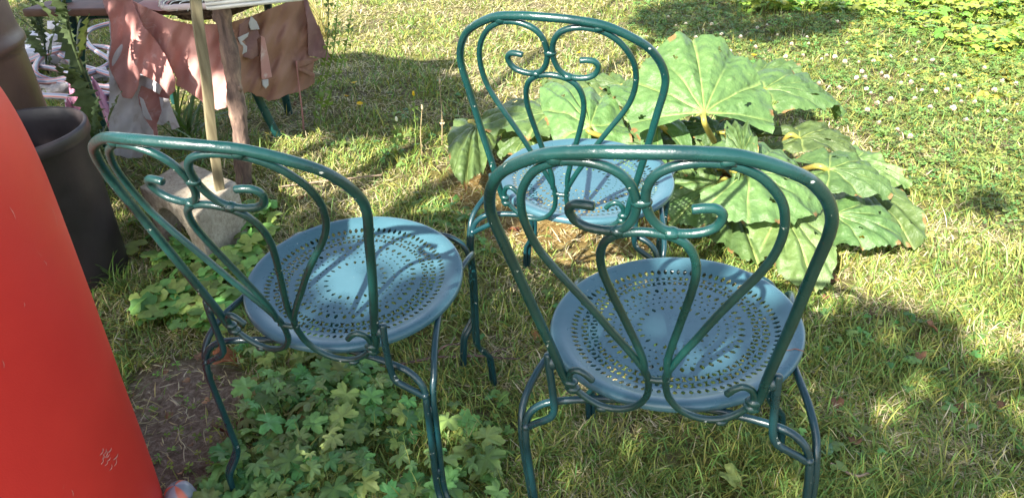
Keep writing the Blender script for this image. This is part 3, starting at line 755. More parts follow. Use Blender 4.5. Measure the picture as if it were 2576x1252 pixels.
def bark():
    m, nt, b, o = mat('bark')
    tc = nt.nodes.new('ShaderNodeTexCoord'); mp_ = nd(nt, 'ShaderNodeMapping'); mp_.inputs['Scale'].default_value = (1, 1, .35); nt.links.new(tc.outputs['Object'], mp_.inputs[0])
    n1 = nd(nt, 'ShaderNodeTexNoise', Scale=26, Detail=8, Roughness=.7, Distortion=.6); nt.links.new(mp_.outputs[0], n1.inputs['Vector'])
    nt.links.new(ramp(nt, n1.outputs['Fac'], [(.3, (.055, .035, .028)), (.5, (.16, .105, .08)), (.64, (.30, .20, .14)), (.8, (.48, .36, .22))]), b.inputs['Base Color'])
    b.inputs['Roughness'].default_value = .85; bump(nt, b, n1.outputs['Fac'], .006); return m
M_bark = bark()
mb = MB(); a = atz(614, 500, -.05); P = [a, aty(612, 430, a[1]), aty(604, 330, a[1]+.01), aty(590, 220, a[1]+.02), aty(574, 110, a[1]+.03), aty(553, 10, a[1]+.04)]
P = [np.array(p) for p in P]; dd = P[-1]-P[-2]; P += [P[-1]+dd*1.2, P[-1]+dd*2.4+np.array([.03, .02, 0])]
q = cr(P, 10); rr = np.linspace(.031, .024, len(q))*(1+.10*np.sin(np.arange(len(q))*.55)); tube(mb, q, rr, 18, wob=.05)
for i in (15, 30, 38, 47): blob(mb, q[i]+np.array([.02*(-1)**i, -.012, 0]), .010, 7, (1, .8, 1.4), noise=.3)
stem = mb.build('trunk', M_bark)
yt = empty('young_tree', tuple(a)); stem.parent = yt; stem.location = tuple(-a)
tag(yt, 'slim brown tree stem with flaking bark, right of the wooden stake', 'tree')

# ------------------------------------------------------------------ table under the torn cloth
M_tg = paint('table_paint', (.008, .045, .045), (.012, .07, .062), coat=.2)
tb = empty('garden_table', (-1.15, 3.0, 0)); tag(tb, 'green metal garden table with a brown top, mostly hidden under a torn pink cloth', 'table')
def tpart(mb, name, m, smooth=True):
    off = np.array([-1.15, 3.0, 0], np.float32); mb.V = [v-off for v in mb.V]; return mb.build(name, m, tb, smooth)
mb = MB(); zt = .605
top = [(-1.72, 2.72), (-.93, 2.60), (-.66, 3.12), (-1.55, 3.36)]
V = [(x, y, zt) for x, y in top]+[(x, y, zt-.028) for x, y in top]
mb.add(V, [(0, 1, 2, 3), (7, 6, 5, 4), (0, 4, 5, 1), (1, 5, 6, 2), (2, 6, 7, 3), (3, 7, 4, 0)])
t_ = tpart(mb, 'table_top', simple('brown_board', (.16, .075, .05), .6, 12, .35, .001), False); bv = t_.modifiers.new('edge', 'BEVEL'); bv.width = .006; bv.segments = 3
def leg_(pts, r=.017):
    mb = MB(); tube(mb, cr(pts, 8), r, 12, wob=.01); tpart(mb, 'leg', M_tg)
YL = 2.80
leg_([aty(160, -20, YL), aty(172, 15, YL), aty(186, 70, YL), aty(190, 130, YL), aty(190, 200, YL), (aty(190, 200, YL)*[1, 1, 0]+[.03, 0, .02])])
leg_([aty(290, 38, YL-.02), aty(255, 36, YL-.02), aty(222, 42, YL-.02), aty(209, 62, YL-.02), aty(205, 100, YL-.02), aty(203, 160, YL-.02), aty(216, 205, YL-.02), (aty(235, 250, YL-.02)*[1, 1, 0]+[.0, 0, .02])])
leg_([(-1.06, 2.80, .56), (-1.02, 2.82, .35), (-.97, 2.85, .08), (-.95, 2.865, .0)])
leg_([(-1.5, 3.25, .58), (-1.53, 3.3, .3), (-1.56, 3.33, 0)]); leg_([(-.95, 3.10, .58), (-.97, 3.12, .3), (-.98, 3.15, 0)])

from mathutils.geometry import delaunay_2d_cdt
def cloth_mat(name, c1, c2, dirt=(.5, .42, .40), trans=.3, sc0=7):
    m, nt, b, out = mat(name)
    c = ramp(nt, noise(nt, sc0, 6, .6), [(.32, c1), (.68, c2)])
    st = ramp(nt, noise(nt, 11, 7, .7, dist=.8), [(.56, (0, 0, 0)), (.70, (1, 1, 1))]); c = mix(nt, st, c, dirt)
    nt.links.new(c, b.inputs['Base Color']); b.inputs['Roughness'].default_value = .75; b.inputs['Specular IOR Level'].default_value = .25
    bump(nt, b, noise(nt, 260, 4, .6), .0012)
    t = nt.nodes.new('ShaderNodeBsdfTranslucent'); nt.links.new(c, t.inputs[0]); ms = nt.nodes.new('ShaderNodeMixShader'); ms.inputs[0].default_value = trans
    nt.links.new(b.outputs[0], ms.inputs[1]); nt.links.new(t.outputs[0], ms.inputs[2]); nt.links.new(ms.outputs[0], out.inputs[0]); return m
M_pink = cloth_mat('pink_vinyl', (.56, .27, .235), (.66, .38, .335), (.74, .58, .54))
M_red = cloth_mat('red_vinyl', (.44, .20, .18), (.58, .30, .27), (.64, .44, .42), .22)
M_pink_shaded = cloth_mat('shaded_pink_vinyl', (.38, .205, .145), (.46, .265, .19), (.44, .25, .20), .35)  # the pink cloth again, browner: shade of the side panel put into the colour
M_pink_deep_shaded = cloth_mat('deep_shaded_pink_vinyl', (.22, .115, .105), (.30, .165, .15), (.34, .2, .17), .2)  # darker copy of the cloth, shade painted in for the outer edge and torn hole
M_white = cloth_mat('white_backing', (.50, .47, .49), (.66, .63, .64), (.40, .35, .32), .25)
def drape(name, pts, Yf, fold, m, parent=None, sub=2.6, jag=1.4, thick=.0016, seed=0):
    rs = np.random.default_rng(seed); P = np.array(pts, float)*.5; o = []
    for i in range(len(P)):                      # ragged outline
        p, q = P[i], P[(i+1) % len(P)]; n = max(1, int(np.hypot(*(q-p))/2.2))
        for k in range(n):
            t = k/n; o.append(p+(q-p)*t+rs.normal(0, jag*.35, 2)*(k > 0))
    o = np.array(o); lo, hi = o.min(0), o.max(0)
    gx, gy = np.meshgrid(np.arange(lo[0], hi[0], sub), np.arange(lo[1], hi[1], sub)); gx = gx.ravel()+rs.uniform(-.5, .5, gx.size); gy = gy.ravel()+rs.uniform(-.5, .5, gy.size)
    ok = inpoly(gx, gy, o); gin = np.stack([gx[ok], gy[ok]], -1)
    dmin = np.array([np.min(np.hypot(*(o-g).T)) for g in gin]) if len(gin) else np.array([]); gin = gin[dmin > 1.0] if len(gin) else gin
    A = [Vector(map(float, p)) for p in np.vstack([o, gin])]
    r = delaunay_2d_cdt(A, [], [list(range(len(o)))], 1, 1e-4)
    V = [aty(v.x, v.y, Yf(v.x, v.y)+fold(v.x, v.y)) for v in r[0]]
    mb = MB(); F = [tuple(f) for f in r[2]]; mb.add(V, F)
    ob = mb.build(name, m, parent)
    sm = ob.modifiers.new('thickness', 'SOLIDIFY'); sm.thickness = thick; return ob
def fsum(*w): return lambda x, y: sum(a*math.sin((x*math.cos(t)+y*math.sin(t))*f+p) for a, f, t, p in w)
yA = lambda x, y: 2.58+.00012*(y-100)
yE = lambda x, y: 2.585+max(0, x-590)*.0022
ck = drape('tattered_tablecloth', [(640, -30), (660, 0), (760, 50), (860, 100), (960, 122), (1080, 122), (1180, 110), (1175, 420), (1140, 540), (1095, 555), (1020, 515), (985, 485), (910, 440), (885, 430), (890, 400), (835, 290), (765, 190), (690, 110), (640, 50)], yA,
           fsum((0.0152, 0.0682, .25, 0), (0.005, 0.121, -.2, 1), (0.0021, 0.2, .5, 2)), M_pink, seed=1)
tag(ck, 'torn faded pink vinyl tablecloth hanging in rags from the garden table', 'tablecloth')
drape('torn_flap_or_hole', [(510, -20), (660, -20), (690, 60), (720, 130), (775, 190), (840, 290), (885, 400), (878, 460), (850, 482), (800, 420), (705, 370), (692, 450), (662, 497), (620, 492), (590, 420), (550, 340), (548, 290), (560, 220), (555, 110), (530, 40)], lambda x, y: 2.53,
      fsum((0.0209, 0.062, .35, .5), (0.006, 0.1155, .5, 1), (0.00175, 0.25, 0, 0)), M_red, ck, seed=2)
drape('white_backing', [(545, 40), (600, 60), (650, 200), (700, 375), (800, 400), (818, 440), (800, 475), (770, 455), (712, 430), (695, 480), (700, 520), (730, 600), (772, 660), (775, 690), (762, 720), (812, 740), (800, 765), (730, 770), (710, 795), (640, 795), (580, 780), (550, 740), (548, 600), (552, 400), (545, 300), (556, 200)], lambda x, y: 2.57,
      fsum((0.0171, 0.0558, .1, .2), (0.0045, 0.1375, .8, 1), (0.0014, 0.25, 0, 0)), M_white, ck, seed=3)
drape('torn_flap_or_hole', [(700, 420), (760, 440), (830, 400), (870, 440), (850, 500), (812, 520), (815, 560), (790, 620), (795, 690), (768, 700), (740, 620), (700, 560), (690, 500)], lambda x, y: 2.61, fsum((0.005, 0.11, .1, 0), (0.0021, 0.2, 1, 0)), M_red, ck, seed=4)
drape('white_scrap', [(700, 485), (722, 500), (745, 560), (766, 606), (735, 600), (718, 570)], lambda x, y: 2.545, fsum((0.003, 0.165, .1, 0)), M_white, ck, jag=.6, seed=5)
drape('white_scrap', [(800, 488), (850, 498), (870, 560), (905, 640), (865, 655), (850, 605), (820, 630), (790, 625), (815, 560)], lambda x, y: 2.555, fsum((0.005, 0.165, .1, 0)), M_white, ck, jag=.8, seed=6)
drape('side_panel', [(1140, 120), (1270, 80), (1370, 40), (1450, 10), (1530, -20), (1548, 15), (1552, 130), (1556, 285), (1582, 292), (1574, 350), (1583, 416), (1545, 446), (1500, 464), (1440, 478), (1400, 500), (1352, 510), (1320, 488), (1290, 484), (1265, 466), (1240, 462), (1200, 488), (1150, 500)], yE,
      fsum((.016, .11, .15, 0), (.020, .05, 0, 1), (.010, .075, 1.3, 2), (.004, .25, .5, 1)), M_pink_shaded, ck, seed=7)
drape('torn_flap_or_hole', [(1205, 120), (1262, 90), (1292, 150), (1310, 185), (1290, 200), (1300, 280), (1265, 300), (1215, 285), (1195, 230)], lambda x, y: yE(x, y)-.012,
      fsum((.010, .13, .5, 0),), M_pink_deep_shaded, ck, seed=27)  # dark sheet laid on the panel to stand in for a shaded torn hole
drape('side_panel', [(1525, -20), (1550, 5), (1562, 50), (1590, 110), (1604, 130), (1630, 210), (1662, 288), (1655, 300), (1640, 307), (1622, 298), (1610, 290), (1582, 286), (1550, 282), (1546, 130)], lambda x, y: yE(x, y)-.012,
      fsum((.012, .16, .1, 0), (.010, .05, 1.2, 1)), M_pink_deep_shaded, ck, seed=17)
drape('side_panel', [(1490, 305), (1560, 300), (1610, 290), (1596, 305), (1560, 322), (1500, 342), (1545, 352), (1585, 372), (1582, 392), (1540, 372), (1500, 356), (1494, 340)], lambda x, y: yE(x, y)-.02,
      fsum((.010, .2, .1, 0),), M_pink_shaded, ck, seed=18)
drape('white_scrap', [(1262, 80), (1290, 110), (1305, 148), (1260, 152), (1250, 120)], lambda x, y: yE(x, y)-.02, fsum((0.002, 0.165, 0, 0)), M_white, ck, jag=.5, seed=9)
drape('white_scrap', [(1195, 190), (1250, 165), (1245, 185), (1215, 210), (1242, 235), (1240, 262), (1210, 278), (1196, 258), (1215, 240)], lambda x, y: yE(x, y)-.02, fsum((0.002, 0.165, 0, 0)), M_white, ck, jag=.5, seed=10)
drape('torn_flap_or_hole', [(1312, 180), (1330, 190), (1350, 290), (1367, 388), (1316, 402), (1310, 300)], lambda x, y: yE(x, y)-.03, fsum((0.003, 0.1375, 0, 0)), M_pink, ck, jag=.5, seed=11)
drape('white_scrap', [(1316, 402), (1348, 398), (1350, 430), (1336, 447), (1320, 430)], lambda x, y: yE(x, y)-.012, fsum((0.002, 0.165, 0, 0)), M_white, ck, jag=.4, seed=12)
mb = MB(); tube(mb, cr([aty(x*.5, y*.5, yE(x*.5, 0)-.02) for x, y in ((1490, 310), (1500, 400), (1515, 520), (1524, 600), (1530, 690))], 5), [.0035]*16+[.0045]*5, 8, wob=.1); mb.build('tie', M_red, ck)

ck_t = MB(); NX, NY = 40, 34; VV = []
for i in range(NX+1):
    for j in range(NY+1):
        u, v = i/NX, j/NY; a0 = np.array([-1.27, 2.60]); a1 = np.array([-.93, 2.575]); a2 = np.array([-.64, 3.14]); a3 = np.array([-1.32, 3.2])
        p = (a0*(1-u)+a1*u)*(1-v)+(a3*(1-u)+a2*u)*v; VV.append((p[0], p[1], .612+.006*math.sin(14*u+5*v)+.004*math.sin(23*v-9*u)))
ck_t.add(VV, [(i*(NY+1)+j, (i+1)*(NY+1)+j, (i+1)*(NY+1)+j+1, i*(NY+1)+j+1) for i in range(NX) for j in range(NY)])
ct_ = ck_t.build('cloth_top', M_pink, ck); ct_.modifiers.new('thickness', 'SOLIDIFY').thickness = .0016
# basket of soil standing on the table, and a white lattice tray
bc = atz(530, 2, .63); bk = empty('wire_basket', (bc[0], bc[1], .606)); tag(bk, 'round wire planting basket of dark soil on the pink cloth, behind the stake', 'basket')
M_wire = simple('white_wire', (.62, .64, .58), .45, 30, .15); M_dsoil = simple('dark_soil', (.06, .04, .025), .95, 60, .6, .01, .1, bs=80)
mb = MB(); a_ = np.linspace(0, 2*PI, 65)
tube(mb, np.column_stack([.155*np.cos(a_), .15*np.sin(a_), .035+.006*np.sin(3*a_)]), .0105, 10, wob=.05, caps=False); mb.build('rim', cloth_mat('faded_rim', (.5, .40, .38), (.62, .52, .50), (.06, .22, .2), 0), bk)
mb = MB()
for k in range(26):
    a = 2*PI*k/26; tube(mb, cr([(.167*math.cos(a), .162*math.sin(a), .03), (.15*math.cos(a+.05), .145*math.sin(a+.05), .052), (.10*math.cos(a+.1), .10*math.sin(a+.1), .05), (.0, .0, .052)], 4), .0016, 5)
for r in (.08, .12): tube(mb, np.column_stack([r*np.cos(a_), r*np.sin(a_), .052+0*a_]), .0016, 5, caps=False)
for k in range(10):
    a = rng.uniform(2.2, 4.4); tube(mb, cr([(-.05+.02*k, .02, .06), (.12*math.cos(a), .12*math.sin(a), .075), (.26*math.cos(a)-.05, .22*math.sin(a)+.12, .05)], 5), .0014, 5)
mb.build('wires', M_wire, bk)
mb = MB(); blob(mb, (0, 0, .012), .14, 24, (1, 1, .28), noise=.08); mb.build('soil', M_dsoil, bk)
tc0 = atz(672, -14, .66); tr = empty('lattice_tray', tuple(tc0)); tr.rotation_euler = (0, 0, R(14)); tag(tr, 'white lattice tray on the table beside the wire basket', 'tray')
mb = MB()
def bar(mb, p, q, w, h):
    p = np.array(p, float); q = np.array(q, float); d = q-p; d /= np.linalg.norm(d); s = np.cross(d, [0, 0, 1.]); s /= np.linalg.norm(s)+1e-9; u = np.cross(s, d)
    V = [e+s*a*w/2+u*b*h/2 for e in (p, q) for a, b in ((-1, -1), (1, -1), (1, 1), (-1, 1))]
    mb.add(V, [(3, 2, 1, 0), (4, 5, 6, 7), (0, 1, 5, 4), (1, 2, 6, 5), (2, 3, 7, 6), (3, 0, 4, 7)])
for k in range(15): y = -.14+.02*k; bar(mb, (-.17, y, 0), (.11, y, 0), .006, .003)
for k in range(15): x = -.17+.02*k; bar(mb, (x, -.14, .0032), (x, .14, .0032), .006, .003)
for z in (.006, .018, .03):
    for p, q in (((-.176, -.146), (.116, -.146)), ((.116, -.146), (.116, .146)), ((.116, .146), (-.176, .146)), ((-.176, .146), (-.176, -.146))): bar(mb, (*p, z), (*q, z), .007, .009)
mb.build('lattice', simple('white_tray_plastic', (.72, .70, .62), .5, 20, .12), tr)

# ------------------------------------------------------------------ hose, rubble and bag behind on the left
def hose_obj():
    mb = MB(); seg = 16; r = .0145; pts = []
    rs = np.random.default_rng(5)
    loops = [(75, 152), (140, 128), (215, 118), (275, 122), (330, 150), (300, 190), (235, 175), (185, 160), (140, 135), (100, 150), (90, 185), (140, 205), (200, 215), (262, 235), (330, 240), (340, 205), (275, 150), (230, 120), (215, 90), (240, 70), (300, 60), (330, 100), (270, 165), (200, 190), (120, 205), (60, 195), (80, 170), (160, 178), (240, 215), (300, 225), (330, 260), (260, 262), (180, 245), (100, 240)]
    for i, (a, b) in enumerate(loops): p = atz(a, b, .04+.02*rs.random()+.035*math.sin(i*1.7)**2); pts.append(p)
    q = cr(pts, 10); T, N, B = frames(q); n = len(q)
    pal = np.array([[.34, .33, .36], [.45, .12, .09], [.34, .33, .36], [.12, .14, .22], [.34, .33, .36], [.45, .12, .09], [.34, .33, .36], [.12, .14, .22]])
    V = []; C = []; 
    for i in range(n):
        for j in range(seg): a = 2*PI*j/seg; V.append(q[i]+r*(N[i]*math.cos(a)+B[i]*math.sin(a))); C.append(pal[j % 8])
    mb.add(V, [(i*seg+j, i*seg+(j+1) % seg, (i+1)*seg+(j+1) % seg, (i+1)*seg+j) for i in range(n-1) for j in range(seg)], np.array(C))
    m = leafmat('striped_hose', 0, .35, .1, 10); tag(mb.build('garden_hose', m), 'striped red white and grey garden hose heaped in loops behind the water butt', 'hose')
hose_obj()
M_board = simple('pale_broken_board', (.50, .48, .50), .85, 9, .3, .003, bs=40)
M_stone = simple('grey_rubble', (.30, .27, .25), .9, 30, .4, .004)
for k in range(22):
    p = atz(rng.uniform(60, 330), rng.uniform(70, 250), .02); mb = MB(); n = random.randint(5, 7); L = random.uniform(.07, .19)
    a0 = random.uniform(0, 6); o = [(L*random.uniform(.6, 1)*math.cos(a0+2*PI*i/n), L*.6*random.uniform(.6, 1)*math.sin(a0+2*PI*i/n)) for i in range(n)]; h = random.choice([.012, .02, .05])
    V = [(x, y, 0) for x, y in o]+[(x*random.uniform(.9, 1), y*.95, h) for x, y in o]
    mb.add(V, [tuple(range(n))[::-1], tuple(range(n, 2*n))]+[(i, (i+1) % n, n+(i+1) % n, n+i) for i in range(n)])
    ob = mb.build('broken_board', M_board if k % 3 else M_stone, smooth=False); ob.location = tuple(p); ob.rotation_euler = (random.uniform(-.35, .35), random.uniform(-.35, .35), random.uniform(0, 6))
    ob.modifiers.new('edge', 'BEVEL').width = .002
    tag(ob, 'pale broken piece lying in the heap under the striped hose', 'rubble', 'pale broken pieces in the heap behind the table')
def crumple(name, pts, z, amp, m, label, cat, seed):
    P = np.array(pts); C = P.mean(0); rs = np.random.default_rng(seed); mb = MB(); N = 42; V = []; F = []
    for i in range(N+1):
        for j in range(N+1):
            u, v = i/N, j/N; p = (P[0]*(1-u)+P[1]*u)*(1-v)+(P[3]*(1-u)+P[2]*u)*v
            k = np.abs(math.sin(9*u+4*v+seed))*amp+abs(math.sin(17*v-6*u+2*seed))*amp*.7+amp*.5*abs(math.sin(31*u+23*v)); e = min(u, v, 1-u, 1-v)*4
            q = atz(p[0], p[1], 0); q[2] = z*min(1, e+.1)+k*min(1, e+.25)+.01; V.append(q)
    mb.add(V, [(i*(N+1)+j, i*(N+1)+j+1, (i+1)*(N+1)+j+1, (i+1)*(N+1)+j) for i in range(N) for j in range(N)])
    return tag(mb.build(name, m, smooth=False), label, cat)
crumple('plastic_bag', [(178, 360), (292, 352), (282, 268), (196, 276)], .09, .05, cloth_mat('mauve_plastic', (.42, .16, .24), (.62, .34, .46), (.68, .5, .6), .3), 'crumpled mauve pink plastic bag on the ground behind the dark bin', 'bag', 3)

# ------------------------------------------------------------------ plants standing alone
def pinnate(n=7, seed=0):
    rs = np.random.default_rng(seed); L = []; Rr = []
    for i in range(n):
        t = i/(n-1); w = .30*math.sin(PI*min(1, t*.85+.12))**.8*(1-.25*t)
        L += [(-w*(.35), t+.0), (-w*1.0*rs.uniform(.85, 1.1), t+.06), (-w*.65, t+.065)]
    V = [(0, t, 0) for t in np.linspace(0, 1.08, len(L))]
    k = len(L); Vl = [(x, y, .12*abs(x)+.03*rs.standard_normal()) for x, y in L]; Vr = [(-x, y, z) for x, y, z in Vl]
    F = [(i, i+1, k+i+1, k+i) for i in range(k-1)]+[(i+1, i, 2*k+i, 2*k+i+1) for i in range(k-1)]
    return np.array(V+Vl+Vr), F
TP, FP = pinnate()
def leafy(name, label, cat, pts, r, leaves, T, F, colr, m, seed, group=None, tips=None):
    pts = np.array(pts); base = pts[0].copy(); base[2] = 0; rs = np.random.default_rng(seed)
    t = empty(name, tuple(base)); tag(t, label, cat, group)
    mb = MB(); q = cr(pts-base, 8); tube(mb, q, np.linspace(r, r*.5, len(q)), 7, colr, wob=.08); mb.build('stem', m, t)
    mb = MB(); n, (s0, s1), ta, tb_, tt = leaves
    idx = (np.linspace(ta, tb_, n)*(len(q)-1)).astype(int); Pp = q[idx]; az = rs.uniform(0, 2*PI, n); tz = az+0
    C = np.array(colr)[None]*rs.uniform(.7, 1.4, (n, 1))
    scatter(mb, T, F, Pp, rs.uniform(s0, s1, n)*(np.linspace(1.1, .6, n)), az, np.full(n, tt)+rs.uniform(-.2, .2, n), C, az)
    if n: mb.build('foliage', m, t)
    if tips:
        kind, c, sz = tips; mb = MB(); blob(mb, q[-1], sz, 7, (1, 1, .6 if kind == 'flower' else 2.2), c, .2)
        if kind == 'flower':
            for k in range(12):
                a = 2*PI*k/12; e = q[-1]+np.array([math.cos(a), math.sin(a), .25])*sz*2.0; s_ = np.array([-math.sin(a), math.cos(a), 0])*sz*.4
                mb.add([q[-1]+s_*.6, q[-1]-s_*.6, e-s_, e+s_], [(0, 1, 2, 3)], c)
        mb.build('flower_head', m, t)
    return t
def quadF(F): return [f for f in F]
# spiny thistle by the water butt
tbz = atz(262, 455, 0)
th_pts = [tbz, aty(250, 370, 2.36), aty(238, 290, 2.36), aty(215, 200, 2.36), aty(180, 100, 2.34), aty(165, 20, 2.32), aty(160, -30, 2.3)]
leafy('thistle', 'tall spiny thistle with dull green lobed leaves between the bin and the table', 'plant', th_pts, .007, (15, (.12, .22), .08, .97, 1.1), TP, FP, (.075, .105, .045), M_leaf, 3)
leafy('thistle', 'short spiny thistle growing against the dark bin rim', 'plant', [atz(250, 500, 0), aty(245, 440, 2.2), aty(240, 380, 2.2), aty(232, 330, 2.2)], .006, (11, (.10, .19), .1, .97, 1.1), TP, FP, (.07, .11, .05), M_leaf, 4)
leafy('thistle', 'pale leafy thistle stem at the top left corner', 'plant', [atz(120, 190, 0), aty(110, 100, 3.9), aty(95, 30, 3.9), aty(90, -20, 3.9)], .006, (15, (.14, .26), .05, .97, 1.1), TP, FP, (.06, .085, .045), M_leaf, 5)
def strap(name, label, base, n, L, colr, spread, seed, wd=.007):
    rs = np.random.default_rng(seed); t = empty(name, tuple(base)); tag(t, label, 'plant')
    for k in range(n):
        mb = MB(); az = rs.uniform(0, 2*PI); l = L*rs.uniform(.6, 1.1); t0 = rs.uniform(.05, spread); V = []; C = []
        p = np.array([rs.uniform(-.03, .03), rs.uniform(-.03, .03), 0]); K = 9
        for i in range(K):
            u = i/(K-1); w_ = wd*(1-u**2.2)+.0004; s = np.array([-math.sin(az), math.cos(az), 0])
            V += [p-s*w_, p+s*w_]; C += [np.array(colr)*rs.uniform(.8, 1.2)]*2
            a = t0+u*rs.uniform(.7, 1.2)*1.1; p = p+np.array([math.cos(az)*math.sin(a), math.sin(az)*math.sin(a), math.cos(a)])*l/K
        mb.add(V, [(2*i, 2*i+1, 2*i+3, 2*i+2) for i in range(K-1)], np.array(C)); mb.build('leaf', M_leaf, t)
strap('strap_leaved_plant', 'dark green strap leaved clump under the torn cloth', atz(470, 350, 0), 26, .42, (.09, .16, .04), .9, 1)
strap('strap_leaved_plant', 'small strap leaved clump behind the concrete block', atz(530, 400, 0), 14, .30, (.10, .19, .04), 1.0, 2, .005)
strap('grass_tuft', 'dark tuft of thin grass against the foot of the dark bin', atz(300, 725, 0), 34, .14, (.10, .19, .035), 1.0, 3, .0014)
strap('grass_tuft', 'tall dry grass tuft right of the garden table', atz(815, 95, 0), 60, .62, (.36, .31, .13), .75, 4, .0022)
tip_y = (.72, .50, .02); tip_d = (.55, .45, .30)
for i, (pts, lab, tip) in enumerate([
    ([(800, 330), (815, 230), (840, 120), (850, 0), (852, -60)], 'thin upright green stem nearest the right edge of the cloth', None),
    ([(812, 325), (830, 240), (860, 160), (880, 60), (890, -40)], 'thin bent green stem leaning right beside the torn cloth', None),
    ([(790, 320), (800, 240), (822, 130), (826, 20), (825, -50)], 'thin upright stem touching the corner of the torn cloth', None),
    ([(1043, 390), (1046, 330), (1042, 270), (1040, 236)], 'thin weed with a yellow bud in front of the dark shaded grass', tip_y),
    ([(1062, 395), (1058, 340), (1060, 300), (1062, 270)], 'thin brownish weed stem beside the yellow budded weed', tip_d),
    ([(1112, 365), (1112, 300), (1108, 240), (1106, 205)], 'dry pale seed stalk standing left of the rear chair', tip_d),
    ([(994, 400), (996, 360), (998, 330), (997, 300)], 'short pale stalk with a white tip in the shaded grass', (.8, .8, .7)),
    ([(1795, 360), (1812, 320), (1830, 290), (1838, 262)], 'thin pinkish seed stem standing in the rhubarb leaves', tip_d)]):
    Y = atz(*pts[0], 0)[1]; P = [aty(a, b, Y+.0004*(pts[0][1]-b)) for a, b in pts]; P[0][2] = 0
    leafy('weed_stem', lab, 'weed', P, .0022 if i > 2 else .003, (10 if i < 3 else 5, (.015, .035) if tip is not tip_d else (.006, .011), .1, .9, 1.1), TC, FC, (.16, .24, .05) if tip is not tip_d else (.38, .30, .17), M_leaf, 20+i, 'thin weed stems on the lawn', ('bud', tip, .005) if tip else None)

# flowers in the lawn
def flower_meshes():
    ms_ = []
    for s in range(3):
        mb = MB(); rs = np.random.default_rng(s)
        for k in range(46):
            u = rs.uniform(-.3, 1); a = rs.uniform(0, 6.28); q = math.sqrt(1-u*u*.98); d = np.array([q*math.cos(a), q*math.sin(a), u]); e = d*.011*rs.uniform(.85, 1.1); sd_ = np.cross(d, [0, 0, 1.]); sd_ = sd_/(np.linalg.norm(sd_)+1e-6)*.0022
            c = np.array([.70, .66, .60]) if u > .1 else np.array([.50, .34, .28]); mb.add([d*.003-sd_, d*.003+sd_, e+sd_, e-sd_], [(0, 1, 2, 3)], c)
        tube(mb, [(0, 0, 0), (.002, 0, -.02), (.0, .001, -.05)], .0009, 5, (.2, .3, .08)); ms_.append(mb.mesh('clover_flower'))
    return ms_
FM = flower_meshes()
for me in FM: me.materials.append(M_leaf)
spots = [(1905, 75), (1862, 97), (1930, 60), (1815, 88), (1955, 95), (2030, 92), (2033, 116), (1990, 118), (2020, 140), (2067, 150), (2078, 148), (1975, 150), (2100, 145), (2125, 158), (2160, 160), (2175, 196), (2198, 150), (2215, 190), (2230, 192), (2285, 188), (2168, 180), (2155, 196), (2190, 240), (2105, 60), (2265, 215), (2300, 160), (2290, 215), (2320, 225), (2240, 252), (2205, 262), (2370, 186), (2380, 230), (2352, 235), (2400, 198), (2420, 252), (2450, 262), (2475, 175), (2500, 230), (2520, 205), (2552, 218), (2300, 255), (2340, 272), (2395, 280), (2180, 285), (2430, 300), (2210, 312), (2256, 330), (2290, 345), (2480, 290), (1770, 75), (1750, 100), (1725, 60), (1700, 70), (1655, 130), (1640, 190), (1680, 50), (2345, 155), (2280, 140), (1790, 62), (1835, 130), (2240, 140), (2310, 110), (2130, 110), (1900, 120), (2530, 300), (2560, 260), (2180, 222), (2060, 205), (2110, 222), (2410, 225)]
for i, (a, b) in enumerate(spots):
    p = atz(a, b, .045); p[2] = rng.uniform(.035, .06); o = bpy.data.objects.new('clover_flower', FM[i % 3]); col.objects.link(o); o.location = tuple(p); s = rng.uniform(.7, 1.15); o.scale = (s, s, s); o.rotation_euler = (rng.uniform(-.4, .4), rng.uniform(-.4, .4), rng.uniform(0, 6))
    tag(o, 'small round white clover flower in the lawn behind the rhubarb', 'flower', 'white clover flowers in the lawn')
mb = MB(); blob(mb, (0, 0, 0), .005, 7, (1, 1, .5), (.75, .42, .02))
for L_, nn_ in ((.015, 16), (.010, 12)):
    for k in range(nn_):
        a = 2*PI*k/nn_+L_*50; e = np.array([math.cos(a), math.sin(a), .30])*L_; s_ = np.array([-math.sin(a), math.cos(a), 0])*.0022; mb.add([-s_*.5, s_*.5, e+s_, e-s_], [(0, 1, 2, 3)], (.80, .52, .01))
tube(mb, [(0, 0, 0), (.003, 0, -.03), (0, .002, -.07)], .0010, 5, (.2, .3, .08)); YM = mb.mesh('yellow_flower'); YM.materials.append(M_leaf)
for i, (a, b, z) in enumerate([(891, 209, .07), (872, 242, .06), (1890, 103, .06), (1896, 140, .05), (1458, 133, .06), (2158, 545, .09), (2170, 600, .07), (905, 262, .05), (1950, 276, .03), (1620, 115, .05)]):
    p = atz(a, b, z); o = bpy.data.objects.new('yellow_flower', YM); col.objects.link(o); o.location = tuple(p); o.rotation_euler = (rng.uniform(-.5, .3), rng.uniform(-.3, .3), rng.uniform(0, 6))
    tag(o, 'small yellow dandelion like flower on a thin stem in the grass', 'flower', 'yellow flowers scattered in the lawn')
